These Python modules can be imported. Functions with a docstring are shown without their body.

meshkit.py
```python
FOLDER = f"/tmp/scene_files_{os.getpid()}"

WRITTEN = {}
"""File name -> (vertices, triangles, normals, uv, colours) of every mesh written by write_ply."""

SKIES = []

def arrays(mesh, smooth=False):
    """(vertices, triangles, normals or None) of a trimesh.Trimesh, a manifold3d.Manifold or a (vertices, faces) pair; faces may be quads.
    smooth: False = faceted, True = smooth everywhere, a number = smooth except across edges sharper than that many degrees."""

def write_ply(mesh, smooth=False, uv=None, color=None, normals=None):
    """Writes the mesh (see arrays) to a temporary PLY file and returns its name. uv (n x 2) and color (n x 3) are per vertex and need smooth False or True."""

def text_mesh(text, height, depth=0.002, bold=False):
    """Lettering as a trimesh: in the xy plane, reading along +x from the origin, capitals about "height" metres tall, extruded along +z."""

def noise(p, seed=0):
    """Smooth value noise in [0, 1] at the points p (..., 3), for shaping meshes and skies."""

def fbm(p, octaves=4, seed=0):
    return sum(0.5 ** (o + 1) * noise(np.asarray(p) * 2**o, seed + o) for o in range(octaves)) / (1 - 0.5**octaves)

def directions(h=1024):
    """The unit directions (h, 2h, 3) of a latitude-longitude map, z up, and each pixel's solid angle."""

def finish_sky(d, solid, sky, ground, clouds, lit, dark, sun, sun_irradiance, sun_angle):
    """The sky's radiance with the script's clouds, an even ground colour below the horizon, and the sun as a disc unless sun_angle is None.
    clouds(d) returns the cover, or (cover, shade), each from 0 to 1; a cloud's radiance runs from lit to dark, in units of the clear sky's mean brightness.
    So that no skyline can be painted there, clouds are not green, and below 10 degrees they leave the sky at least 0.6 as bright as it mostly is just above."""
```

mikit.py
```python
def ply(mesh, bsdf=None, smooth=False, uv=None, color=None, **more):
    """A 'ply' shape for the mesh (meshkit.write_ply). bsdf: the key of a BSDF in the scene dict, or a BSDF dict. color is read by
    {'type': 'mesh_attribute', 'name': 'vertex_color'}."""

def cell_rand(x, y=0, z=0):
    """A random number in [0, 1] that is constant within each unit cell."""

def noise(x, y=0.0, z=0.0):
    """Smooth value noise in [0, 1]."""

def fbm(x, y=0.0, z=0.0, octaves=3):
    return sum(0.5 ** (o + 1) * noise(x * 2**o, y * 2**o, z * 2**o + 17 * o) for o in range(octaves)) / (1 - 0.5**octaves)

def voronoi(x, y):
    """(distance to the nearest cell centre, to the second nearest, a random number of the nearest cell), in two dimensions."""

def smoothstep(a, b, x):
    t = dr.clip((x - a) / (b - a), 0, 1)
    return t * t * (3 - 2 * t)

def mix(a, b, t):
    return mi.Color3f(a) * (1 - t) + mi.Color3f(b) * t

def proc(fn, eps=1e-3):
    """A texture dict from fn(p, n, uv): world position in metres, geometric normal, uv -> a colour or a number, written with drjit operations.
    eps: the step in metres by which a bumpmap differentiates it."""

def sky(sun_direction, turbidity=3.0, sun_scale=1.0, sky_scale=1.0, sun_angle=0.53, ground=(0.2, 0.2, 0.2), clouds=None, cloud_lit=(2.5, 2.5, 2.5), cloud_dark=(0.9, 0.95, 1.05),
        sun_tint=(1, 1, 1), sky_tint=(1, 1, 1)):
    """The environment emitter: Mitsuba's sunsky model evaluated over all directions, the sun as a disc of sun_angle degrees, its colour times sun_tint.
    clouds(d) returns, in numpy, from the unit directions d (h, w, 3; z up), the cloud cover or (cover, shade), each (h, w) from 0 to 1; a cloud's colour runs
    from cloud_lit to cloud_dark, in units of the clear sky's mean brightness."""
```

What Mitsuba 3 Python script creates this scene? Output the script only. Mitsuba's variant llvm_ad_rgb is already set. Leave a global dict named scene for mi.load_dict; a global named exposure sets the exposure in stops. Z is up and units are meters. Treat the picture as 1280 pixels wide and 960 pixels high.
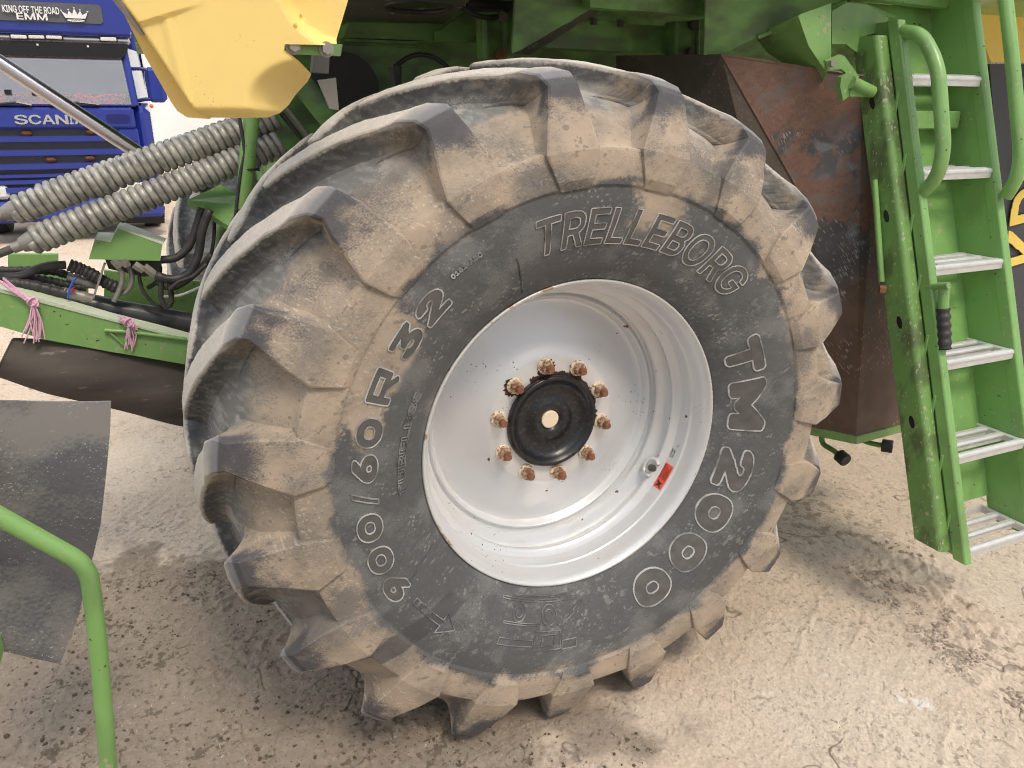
import math
import numpy as np
import trimesh
import mitsuba as mi
import drjit as dr
import mikit
import meshkit
from shapely.geometry import Polygon, LineString, MultiPolygon, Point, box as sbox
from shapely.ops import unary_union
from shapely import affinity

T = mi.ScalarTransform4f
scene, labels = {}, {}
ZC = 0.878                      # height of the wheel axle; the axle lies along y through x = 0

# ------------------------------------------------------------------ camera, sky, exposure
EYE = np.array([-0.933, -1.668, 1.702])
YAW, PITCH = 0.41789, 0.33589
FWD = np.array([math.sin(YAW) * math.cos(PITCH), math.cos(YAW) * math.cos(PITCH), -math.sin(PITCH)])
scene['camera'] = {'type': 'perspective', 'fov': 67.38, 'fov_axis': 'x', 'near_clip': 0.05, 'far_clip': 2000.0,
                   'to_world': T().look_at(origin=EYE.tolist(), target=(EYE + FWD).tolist(), up=[0, 0, 1])}


def cloud_cover(d):
    # closed overcast: as such skies are, about three times brighter overhead than at the horizon
    n = meshkit.fbm(np.stack([d[..., 0] * 3 + 7, d[..., 1] * 3, d[..., 2] * 5], -1), 4, seed=3)
    lum = (1 + 2 * np.clip(d[..., 2], 0, 1)) / 3
    return np.ones(d.shape[:2]), np.clip((1 - lum) * 1.5 + (n - 0.5) * 0.5, 0, 1)


scene['sky'] = mikit.sky((0.10, -0.62, 0.85), turbidity=3, sun_scale=0.28, sun_angle=16, sun_tint=(0.94, 0.98, 1.05), clouds=cloud_cover,
                         cloud_lit=(2.5, 2.62, 2.8), cloud_dark=(0.90, 0.95, 1.03))
exposure = 2.5

# ------------------------------------------------------------------ helpers
rng = np.random.default_rng(11)


class MB:
    """Collects pieces of ONE part."""

    def __init__(self):
        self.m = []

    def add(self, mesh):
        self.m.append(mesh)
        return self

    def box(self, lo, hi, bev=0.0, M=None):
        lo, hi = np.minimum(lo, hi), np.maximum(lo, hi)
        return self.add(xf(bevbox(hi - lo, bev), M, (lo + hi) / 2))

    def tube(self, pts, r, n=10, caps=True, res=None):
        return self.add(tube(pts, r, n, caps, res))

    def prism(self, poly, origin, u, v, depth):
        return self.add(prism(poly, origin, u, v, depth))

    def mesh(self):
        return trimesh.util.concatenate(self.m)


def xf(m, M=None, t=(0, 0, 0)):
    m = m.copy()
    m.vertices = np.asarray(m.vertices) + np.asarray(t)
    if M is not None:
        m.vertices = trimesh.transform_points(m.vertices, M)
    return m


def bevbox(size, bev):
    size = np.asarray(size, float)
    if bev <= 0:
        return trimesh.creation.box(size)
    b = min(bev, size.min() * 0.45)
    pts = []
    for s in np.ndindex(2, 2, 2):
        s = np.array(s) * 2 - 1
        for k in range(3):
            e = size / 2 - b
            e[k] = size[k] / 2
            pts.append(s * e)
    return trimesh.convex.convex_hull(np.array(pts))


def smooth_path(pts, res=0.02):
    """Catmull-Rom through the points."""
    p = np.asarray(pts, float)
    if len(p) < 3:
        return p
    q = np.vstack([2 * p[0] - p[1], p, 2 * p[-1] - p[-2]])
    out = []
    for i in range(1, len(q) - 2):
        n = max(2, int(np.linalg.norm(q[i + 1] - q[i]) / res))
        for t in np.linspace(0, 1, n, endpoint=False):
            a, b, c, d = q[i - 1], q[i], q[i + 1], q[i + 2]
            out.append(0.5 * (2 * b + (c - a) * t + (2 * a - 5 * b + 4 * c - d) * t * t + (3 * b - a - 3 * c + d) * t ** 3))
    out.append(p[-1])
    return np.array(out)


def round_path(pts, rad, n=7):
    """Polyline with its inner corners rounded by arcs of about this radius."""
    p = np.asarray(pts, float)
    out = [p[0]]
    for i in range(1, len(p) - 1):
        a, b = p[i - 1] - p[i], p[i + 1] - p[i]
        la, lb = np.linalg.norm(a), np.linalg.norm(b)
        d = min(rad, la * 0.48, lb * 0.48)
        s, e = p[i] + a / la * d, p[i] + b / lb * d
        for t in np.linspace(0, 1, n):
            out.append((1 - t) ** 2 * s + 2 * t * (1 - t) * p[i] + t * t * e)
    out.append(p[-1])
    return np.array(out)


def tube(pts, r, n=10, caps=True, res=None):
    p = smooth_path(pts, res) if res else np.asarray(pts, float)
    r = np.broadcast_to(np.asarray(r, float), (len(p),))
    tan = np.gradient(p, axis=0)
    tan /= np.linalg.norm(tan, axis=1, keepdims=True) + 1e-12
    up = np.array([0, 0, 1.0]) if abs(tan[0][2]) < 0.9 else np.array([1.0, 0, 0])
    nrm = np.cross(tan[0], up)
    ring, ang = [], np.arange(n) / n * 2 * np.pi
    for i in range(len(p)):
        nrm = nrm - tan[i] * (nrm @ tan[i])
        nrm /= np.linalg.norm(nrm) + 1e-12
        b = np.cross(tan[i], nrm)
        ring.append(p[i] + r[i] * (np.cos(ang)[:, None] * nrm + np.sin(ang)[:, None] * b))
    v = np.vstack(ring)
    f = []
    for i in range(len(p) - 1):
        a = i * n + np.arange(n)
        b = i * n + (np.arange(n) + 1) % n
        f += [np.stack([a, b, b + n], 1), np.stack([a, b + n, a + n], 1)]
    f = np.vstack(f)
    if caps:
        v = np.vstack([v, p[0], p[-1]])
        k = np.arange(n)
        c0, c1 = len(v) - 2, len(v) - 1
        e = (len(p) - 1) * n
        f = np.vstack([f, np.stack([(k + 1) % n, k, k * 0 + c0], 1), np.stack([e + k, e + (k + 1) % n, k * 0 + c1], 1)])
    return trimesh.Trimesh(v, f, process=False)


def polys(g):
    return [h for h in getattr(g, 'geoms', [g]) if isinstance(h, Polygon) and h.area > 1e-9]


def extrude(poly, depth):
    return trimesh.util.concatenate([trimesh.creation.extrude_polygon(g, depth, engine='earcut') for g in polys(poly)])


def prism(poly, origin, u, v, depth):
    """The polygon (list of 2-D points or shapely) in the frame origin + a*u + b*v, extruded along u x v by depth."""
    poly = poly if hasattr(poly, 'geom_type') else Polygon(poly)
    m = extrude(poly, abs(depth))
    u, v = np.asarray(u, float), np.asarray(v, float)
    w = np.cross(u, v) * np.sign(depth)
    p = np.asarray(m.vertices)
    p = np.asarray(origin) + p[:, :1] * u + p[:, 1:2] * v + p[:, 2:] * w
    f = m.faces if depth > 0 else m.faces[:, ::-1]
    return trimesh.Trimesh(p, f, process=False)


def plate(pts, thick, bev=0.0):
    """A flat plate from 3-D corner points (made planar), thick towards the side away from the eye of its normal."""
    p = np.asarray(pts, float)
    c = p.mean(0)
    n = np.linalg.svd(p - c)[2][2]
    if n[1] < 0 or (abs(n[1]) < 1e-6 and n.sum() < 0):
        n = -n
    u = p[1] - p[0]
    u -= n * (u @ n)
    u /= np.linalg.norm(u)
    v = np.cross(n, u)
    q = np.stack([(p - c) @ u, (p - c) @ v], 1)
    return prism(Polygon(q).buffer(0), c, u, v, thick)


def lathe(prof, n=96, axis_pt=(0, 0, ZC), closed=False):
    """Revolve (y, r) points round the wheel axle."""
    prof = np.asarray(prof, float)
    ang = np.arange(n) / n * 2 * np.pi
    v = np.stack([np.outer(prof[:, 1], np.cos(ang)), np.repeat(prof[:, :1], n, 1), np.outer(prof[:, 1], np.sin(ang))], -1).reshape(-1, 3) + np.asarray(axis_pt)
    f = []
    m = len(prof)
    for i in range(m if closed else m - 1):
        j = (i + 1) % m
        a, b = i * n + np.arange(n), i * n + (np.arange(n) + 1) % n
        c, d = j * n + np.arange(n), j * n + (np.arange(n) + 1) % n
        f += [np.stack([a, c, d], 1), np.stack([a, d, b], 1)]
    return trimesh.Trimesh(v, np.vstack(f), process=False)


def put(key, mesh, bsdf, smooth=False, **more):
    base, k = key, 1
    while key in scene:
        key = f'{base}_{k:03d}'
        k += 1
    mesh = mesh.mesh() if isinstance(mesh, MB) else mesh
    scene[key] = mikit.ply(mesh, bsdf, smooth=smooth, **more)
    return key


def tag(key, label, category=None, group=None, kind=None):
    d = {'label': label} if label else {}
    if category:
        d['category'] = category
    if group:
        d['group'] = group
    if kind:
        d['kind'] = kind
    labels[key] = d
    return key


def hexnut(c, r, h, axis):
    m = trimesh.creation.cylinder(r, h, sections=6)
    m.apply_transform(trimesh.geometry.align_vectors([0, 0, 1], axis))
    m.apply_translation(c)
    return m


def cyl(p0, p1, r, n=20):
    return tube([p0, p1], r, n)


_GLYPH = {}


def glyphs(text, bold=True):
    """Flat shapely outline of lettering, capitals 1 tall, starting at x = 0."""
    if (text, bold) not in _GLYPH:
        m = meshkit.text_mesh(text, 1.0, depth=0.01, bold=bold)
        v, f = np.asarray(m.vertices), np.asarray(m.faces)
        top = f[(v[f][:, :, 2] > 0.009).all(1)]
        _GLYPH[text, bold] = unary_union([Polygon(v[t][:, :2]).buffer(1e-4) for t in top]).simplify(0.004)
    return _GLYPH[text, bold]


def fit(shape, x0, x1, y0, y1):
    a, b, c, d = shape.bounds
    return affinity.affine_transform(shape, [(x1 - x0) / (c - a), 0, 0, (y1 - y0) / (d - b), x0 - a * (x1 - x0) / (c - a), y0 - b * (y1 - y0) / (d - b)])


# ------------------------------------------------------------------ materials
def rgb(*c):
    return {'type': 'rgb', 'value': list(c)}


def pri(color, rough=0.5, **k):
    return {'type': 'twosided', 'b': {'type': 'principled', 'base_color': color if isinstance(color, dict) else rgb(*color), 'roughness': rough, **k}}


N, F, SS, MIX = mikit.noise, mikit.fbm, mikit.smoothstep, mikit.mix


def streak(p, s=60.0, k=7.0):
    return N(p.x * s, p.y * s, p.z * k)


def green_fn(p, n, uv):
    c = MIX((0.170, 0.335, 0.095), (0.205, 0.385, 0.120), F(p.x * 3, p.y * 3, p.z * 3))
    dirt = SS(0.665, 0.72, F(p.x * 110, p.y * 110, p.z * 55, 4)) * SS(0.36, 0.62, F(p.x * 4 + 3, p.y * 4, p.z * 4, 3))
    grime = SS(0.45, 0.75, F(p.x * 9, p.y * 9, p.z * 5, 4)) * 0.35
    c = MIX(c, (0.09, 0.135, 0.055), grime)
    c = MIX(c, (0.36, 0.32, 0.22), dirt * 0.8)
    chip = SS(0.80, 0.83, F(p.x * 70 + 9, p.y * 70, p.z * 70, 3))
    return MIX(c, (0.10, 0.045, 0.03), chip)


def shaded_green_fn(p, n, uv):
    c = MIX((0.150, 0.320, 0.085), (0.185, 0.37, 0.105), F(p.x * 3, p.y * 3, p.z * 3))
    d = SS(0.30, 0.66, F(p.x * 8, p.y * 8, p.z * 14, 4))  # underbody dirt, deepened so the colour also carries the shade under the deck
    return MIX(c, (0.085, 0.10, 0.06), d * 0.75)


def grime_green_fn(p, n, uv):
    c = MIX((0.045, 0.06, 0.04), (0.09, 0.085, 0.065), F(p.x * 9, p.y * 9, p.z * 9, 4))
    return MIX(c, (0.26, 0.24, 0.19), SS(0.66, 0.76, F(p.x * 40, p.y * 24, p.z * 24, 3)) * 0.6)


STR = (0.370, 0.353, 0.385, -0.923)


def wheel_polar(p):
    x, z = p.x, p.z - ZC
    y = dr.minimum(p.y, 3.10 - p.y)
    return x, z, y, dr.sqrt(x * x + z * z)


def tyre_fn(p, n, uv):
    x, z, y, r = wheel_polar(p)
    big = F(x * 5 + 2, p.y * 5, z * 5, 3)
    mid = F(x * 19, p.y * 19 + 5, z * 19, 4)
    fine = F(x * 110, p.y * 110, z * 110, 3)
    grit = F(x * 320, p.y * 320, z * 320, 2)
    side = MIX((0.058, 0.059, 0.061), (0.125, 0.125, 0.126), big * 0.45 + fine * 0.3 + grit * 0.25)
    scr = SS(0.66, 0.80, N(x * 130 + z * 60, p.y * 20, z * 130 - x * 60)) * SS(0.46, 0.7, mid)
    side = MIX(side, (0.24, 0.235, 0.225), scr * 0.8)
    haze = SS(0.48, 0.74, F(x * 11 + 4, p.y * 11, z * 11, 4) + (grit - 0.5) * 0.25)
    side = MIX(side, (0.215, 0.215, 0.21), haze * 0.45)
    scuff = SS(0.60, 0.70, F(x * 60 + 2, p.y * 60, z * 60, 4)) * SS(0.45, 0.65, F(x * 4, p.y * 4, z * 4 + 3, 3))
    side = MIX(side, (0.27, 0.26, 0.245), scuff * 0.4)
    tan = MIX((0.29, 0.226, 0.165), (0.56, 0.455, 0.348), mid * 0.45 + fine * 0.25 + grit * 0.3)
    rub = SS(0.30, 0.85, F(x * 13, p.y * 13, z * 13, 5) * 0.7 + fine * 0.3 + (grit - 0.5) * 0.25)
    tan = MIX(tan, (0.115, 0.108, 0.102), rub * 0.72)
    smear = SS(0.45, 0.80, N(x * 16, p.y * 9, z * 5) * 0.5 + mid * 0.5 + (grit - 0.5) * 0.3)
    tan = MIX(tan, (0.16, 0.148, 0.134), smear * 0.60)
    pit = SS(0.72, 0.76, F(x * 75 + 7, p.y * 75, z * 75, 2)) * SS(0.42, 0.6, big)
    tan = MIX(tan, (0.12, 0.11, 0.10), pit * 0.5)
    nick = SS(0.74, 0.80, N(x * 150 - z * 70, p.y * 26, z * 150 + x * 70)) * SS(0.44, 0.6, F(x * 5, p.y * 5 + 2, z * 5, 3))
    tan = MIX(tan, (0.60, 0.54, 0.46), nick * 0.35)
    tan = MIX(tan, (0.13, 0.125, 0.12), SS(0.70, 0.76, F(x * 50, p.y * 120, z * 50 + 6, 3)) * 0.55)
    crown = 0.965 - 0.05 * dr.power(dr.abs(y - 0.36) / 0.38, 2.2)
    h = r - crown + (fine - 0.5) * 0.009
    # tread: dusty floor, bare rubber on the lug walls, pale dust on the worn crests
    streaks = SS(0.45, 0.75, N(x * 90, p.y * 18, z * 90) * 0.6 + grit * 0.4)
    flo = MIX((0.115, 0.114, 0.11), (0.27, 0.262, 0.25), mid * 0.5 + streaks * 0.5)
    flo = MIX(flo, (0.38, 0.355, 0.32), SS(0.55, 0.70, F(x * 9 + 5, p.y * 9, z * 9, 4) + (grit - 0.5) * 0.2) * 0.7)
    wall = MIX((0.062, 0.062, 0.062), (0.18, 0.174, 0.164), streaks * 0.55 + SS(0.4, 0.7, mid) * 0.35)
    worn = MIX(flo, wall, SS(-0.066, -0.030, h + (mid - 0.5) * 0.04))
    # dry mud on the shoulder, from the buttress ring outwards and onto the first part of the tread
    edge = (mid - 0.5) * 0.12 + (big - 0.5) * 0.16
    shoulder = SS(0.664, 0.686, r + edge * 0.55 + (grit - 0.5) * 0.02)
    tread = SS(0.000, 0.090, y + edge * 1.3 + (grit - 0.5) * 0.05)
    bare = SS(0.55, 0.70, F(x * 6 + 11, p.y * 6, z * 6, 4) + (grit - 0.5) * 0.16)
    # a wiped, bare strip across the lower sidewall
    strip = SS(0.034, 0.026, dr.abs((x + STR[0]) * STR[2] + (z + STR[1]) * STR[3]) + (mid - 0.5) * 0.02) * SS(0.50, 0.52, r) * SS(-0.1, -0.15, x) * SS(-0.2, -0.25, z)
    # caked mud reaching over the lettering at two places
    for bx, bz, br in ((-0.545, 0.335, 0.13), (-0.585, 0.20, 0.075), (0.16, 0.615, 0.075)):
        patch = SS(0.0, -0.03, dr.sqrt(dr.square(x - bx) + dr.square(z - bz)) - br + edge * 0.9 + (fine - 0.5) * 0.04)
        side = MIX(side, tan, patch * SS(0.0, 0.02, r - 0.555 + edge * 0.3) * 0.85)
    c = MIX(side, tan, shoulder * (1 - bare * 0.7))
    c = MIX(c, worn, tread)
    c = MIX(c, (0.062, 0.062, 0.066), strip * 0.75)
    tip = SS(0.812, 0.880, r + (mid - 0.5) * 0.14 + (big - 0.5) * 0.10 + (grit - 0.5) * 0.05) * (1 - SS(-0.020, 0.004, y))
    c = MIX(c, MIX((0.040, 0.040, 0.050), (0.085, 0.085, 0.095), grit), tip * 0.92)
    top = SS(-0.013, -0.004, h) * SS(-0.005, 0.03, y)
    c = MIX(c, MIX((0.38, 0.345, 0.30), (0.62, 0.57, 0.505), fine * 0.5 + grit * 0.5), top * 0.9)
    edge_dust = SS(0.06, 0.0, dr.abs(y + 0.008)) * SS(0.906, 0.912, r) * 0.5
    c = MIX(c, (0.33, 0.33, 0.345), edge_dust)
    return MIX(c, (0.50, 0.47, 0.43), SS(0.79, 0.84, fine) * 0.3)


def tyre_bump(p, n, uv):
    return F(p.x * 160, p.y * 160, p.z * 160, 3) * 0.0012 + F(p.x * 30, p.y * 30, p.z * 30, 3) * 0.002


scene['rubber'] = {'type': 'twosided', 'b': {'type': 'bumpmap', 't': mikit.proc(tyre_bump, 0.0015), 'scale': 1.0,
                                             'm': {'type': 'principled', 'base_color': mikit.proc(tyre_fn), 'roughness': 0.72, 'specular': 0.35}}}


def letter_fn(p, n, uv):
    return MIX((0.062, 0.060, 0.057), (0.125, 0.118, 0.108), F(p.x * 40, p.y * 40, p.z * 40, 3))


def ridge_fn(p, n, uv):
    return MIX((0.15, 0.15, 0.15), (0.42, 0.415, 0.405), SS(0.25, 0.65, F(p.x * 25, p.y * 25, p.z * 25, 3)))


def faint_fn(p, n, uv):
    return MIX((0.10, 0.10, 0.102), (0.27, 0.265, 0.26), SS(0.35, 0.7, F(p.x * 25, p.y * 25, p.z * 25, 3)))


scene['faint_ridge'] = pri(mikit.proc(faint_fn), 0.75)
scene['letter_fill'] = pri(mikit.proc(letter_fn), 0.8)
scene['letter_ridge'] = pri(mikit.proc(ridge_fn), 0.75)


def rim_fn(p, n, uv):
    c = MIX((0.595, 0.602, 0.61), (0.65, 0.657, 0.665), F(p.x * 6, p.y * 6, p.z * 6))
    dust = SS(0.52, 0.74, F(p.x * 10, p.y * 40, p.z * 10, 4)) * 0.30
    c = MIX(c, (0.55, 0.52, 0.47), dust)
    spot = SS(0.880, 0.890, F(p.x * 42, p.y * 42, p.z * 42 + 4, 2))
    c = MIX(c, (0.16, 0.07, 0.03), spot)
    return MIX(c, (0.10, 0.06, 0.04), SS(0.86, 0.87, N(p.x * 160, p.y * 160, p.z * 160)) * SS(0.6, 0.7, F(p.x * 9, p.y * 9, p.z * 9)))


scene['rim_paint'] = pri(mikit.proc(rim_fn), 0.34, metallic=0.35, specular=0.5)


def lip_fn(p, n, uv):
    return MIX((0.60, 0.60, 0.59), (0.36, 0.26, 0.17), SS(0.62, 0.70, F(p.x * 30, p.y * 30, p.z * 30, 4)))


scene['rim_lip'] = pri(mikit.proc(lip_fn), 0.4, metallic=0.3)


def nut_fn(p, n, uv):
    return MIX((0.26, 0.12, 0.065), (0.50, 0.40, 0.30), SS(0.40, 0.66, F(p.x * 160, p.y * 160, p.z * 160, 3)))


def stud_fn(p, n, uv):
    return MIX((0.13, 0.05, 0.025), (0.30, 0.14, 0.08), F(p.x * 150, p.y * 150, p.z * 150, 3))


def washer_fn(p, n, uv):
    return MIX((0.66, 0.58, 0.45), (0.32, 0.15, 0.07), SS(0.5, 0.66, F(p.x * 190, p.y * 190, p.z * 190, 3)))


scene['washer_rust'] = pri(mikit.proc(washer_fn), 0.6)
scene['nut_rust'] = pri(mikit.proc(nut_fn), 0.6, metallic=0.3)
scene['stud_rust'] = pri(mikit.proc(stud_fn), 0.7, metallic=0.2)


def hub_fn(p, n, uv):
    return MIX((0.010, 0.010, 0.012), (0.028, 0.028, 0.030), SS(0.5, 0.8, F(p.x * 120, p.y * 120, p.z * 120, 4)))


scene['hub_black'] = pri(mikit.proc(hub_fn), 0.30)
scene['flaked_rust'] = pri((0.05, 0.022, 0.015), 0.9)
scene['cream_cap'] = pri((0.72, 0.60, 0.44), 0.6)
scene['green_paint'] = pri(mikit.proc(green_fn), 0.34, specular=0.6)


def grime_paint_fn(p, n, uv):
    c = MIX((0.12, 0.22, 0.065), (0.17, 0.33, 0.09), F(p.x * 7, p.y * 7, p.z * 4, 4))
    c = MIX(c, (0.075, 0.075, 0.045), SS(0.46, 0.68, F(p.x * 22, p.y * 22, p.z * 9, 4)) * 0.65)
    return MIX(c, (0.42, 0.38, 0.28), SS(0.655, 0.70, F(p.x * 150, p.y * 150, p.z * 60, 4)) * 0.75)


scene['grimy_paint'] = pri(mikit.proc(grime_paint_fn), 0.42, specular=0.5)
scene['chalky_green'] = pri((0.52, 0.58, 0.43), 0.5)  # sky glare on upward faces, painted in as a pale green
scene['dark_green_paint'] = pri(mikit.proc(shaded_green_fn), 0.5)
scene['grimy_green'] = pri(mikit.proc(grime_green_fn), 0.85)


def yellow_fn(p, n, uv):
    c = MIX((0.82, 0.61, 0.20), (0.845, 0.64, 0.225), F(p.x * 4, p.y * 4, p.z * 4))
    return MIX(c, (0.35, 0.25, 0.10), SS(0.90, 0.92, N(p.x * 320, p.y * 320, p.z * 320)) * SS(0.5, 0.6, F(p.x * 8, p.y * 8, p.z * 8)))


scene['yellow_paint'] = pri(mikit.proc(yellow_fn), 0.42, specular=0.5)


def rusty_fn(p, n, uv):
    big = F(p.x * 4.0 + 1.3, p.y * 4.0, p.z * 4.0 + 0.4, 4)
    fine = F(p.x * 60, p.y * 60, p.z * 60, 3)
    rust = MIX((0.115, 0.060, 0.044), (0.23, 0.138, 0.102), fine * 0.6 + N(p.x * 260, p.y * 260, p.z * 260) * 0.4)
    brown = MIX((0.085, 0.054, 0.042), (0.175, 0.108, 0.082), F(p.x * 16, p.y * 16, p.z * 10, 4))
    paint = MIX((0.055, 0.054, 0.057), (0.105, 0.104, 0.108), F(p.x * 12, p.y * 12, p.z * 12, 3))
    pale = SS(0.58, 0.72, F(p.x * 15 + 5, p.y * 15, p.z * 15, 5)) * 0.6 * SS(1.05, 1.3, p.z + big * 0.2)
    paint = MIX(paint, (0.20, 0.22, 0.235), pale)
    wob = (big - 0.5) * 0.9 + (F(p.x * 18, p.y * 18, p.z * 7, 5) - 0.5) * 0.7 + (fine - 0.5) * 0.16
    up = SS(1.38, 1.50, p.z + wob + (p.x - 1.2) * 0.15)
    low = 1 - SS(1.00, 1.22, p.z + wob * 0.8 - (p.x - 1.3) * 0.3)
    chip = SS(0.56, 0.66, F(p.x * 16 + 8, p.y * 16, p.z * 12 + 1, 5) + (fine - 0.5) * 0.16)
    rust = MIX(rust, (0.13, 0.135, 0.145), chip * 0.4)
    c = MIX(MIX(paint, rust, up), MIX(brown, rust, SS(0.56, 0.70, F(p.x * 12, p.y * 12, p.z * 7 + 3, 5)) * 0.6), low)
    scr = SS(0.72, 0.80, N((p.x + p.z * 0.6) * 330, p.y * 10, (p.z - p.x * 0.6) * 40)) * SS(0.38, 0.6, F(p.x * 6, p.y * 6, p.z * 6)) * (1 - up * 0.85)
    return MIX(c, (0.36, 0.31, 0.27), scr * 0.75)


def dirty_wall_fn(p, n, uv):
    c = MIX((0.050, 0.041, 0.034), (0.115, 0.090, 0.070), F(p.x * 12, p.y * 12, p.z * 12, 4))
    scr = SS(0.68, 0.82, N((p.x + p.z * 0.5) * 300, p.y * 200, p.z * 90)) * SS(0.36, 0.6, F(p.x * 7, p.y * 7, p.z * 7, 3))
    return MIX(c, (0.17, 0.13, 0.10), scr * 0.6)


scene['rusty_plate'] = pri(mikit.proc(rusty_fn), 0.6)
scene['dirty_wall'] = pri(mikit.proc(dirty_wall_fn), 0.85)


def spring_fn(p, n, uv):
    return MIX((0.25, 0.245, 0.225), (0.43, 0.415, 0.37), SS(0.3, 0.7, F(p.x * 40, p.y * 40, p.z * 40, 4)))


scene['spring_steel'] = pri(mikit.proc(spring_fn), 0.42, metallic=0.25)
scene['chrome'] = {'type': 'roughconductor', 'material': 'Cr', 'alpha': 0.09}
scene['dull_steel'] = pri((0.30, 0.28, 0.25), 0.5, metallic=0.5)
scene['dark_steel'] = pri((0.09, 0.085, 0.08), 0.55, metallic=0.4)


def hose_fn(p, n, uv):
    return MIX((0.016, 0.016, 0.018), (0.055, 0.052, 0.05), F(p.x * 40, p.y * 40, p.z * 40, 3))


scene['black_rubber'] = pri(mikit.proc(hose_fn), 0.5)
scene['black_plastic'] = pri((0.018, 0.018, 0.02), 0.45)


def flap_fn(p, n, uv):
    grit = F(p.x * 170, p.y * 170, p.z * 170, 3)
    base = MIX((0.062, 0.064, 0.073), (0.125, 0.126, 0.134), F(p.x * 9, p.y * 9, p.z * 9, 4) * 0.6 + grit * 0.4)
    dusty = SS(0.46, 0.70, F(p.x * 6 + 2, p.y * 6, p.z * 6 + 7, 4) + SS(1.00, 1.12, p.z) * 0.26 + (grit - 0.5) * 0.22)
    base = MIX(base, (0.24, 0.222, 0.20), dusty * 0.6)
    sp = SS(0.68, 0.76, F(p.x * 260, p.y * 260, p.z * 260, 3)) * SS(0.40, 0.58, F(p.x * 12, p.y * 12, p.z * 12 + 3, 3))
    return MIX(base, (0.42, 0.415, 0.40), sp * 0.6)


def skirt_fn(p, n, uv):
    c = MIX((0.030, 0.025, 0.022), (0.105, 0.085, 0.07), F(p.x * 6, p.y * 6, p.z * 24, 4))
    return MIX(c, (0.24, 0.19, 0.14), SS(0.72, 0.80, F(p.x * 30, p.y * 30, p.z * 90, 3)) * 0.5)


scene['flap_rubber'] = pri(mikit.proc(flap_fn), 0.6)
scene['skirt_rubber'] = pri(mikit.proc(skirt_fn), 0.75)


def galv_fn(p, n, uv):
    return MIX((0.50, 0.50, 0.49), (0.66, 0.66, 0.65), F(p.x * 40, p.y * 40, p.z * 40, 3))


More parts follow.
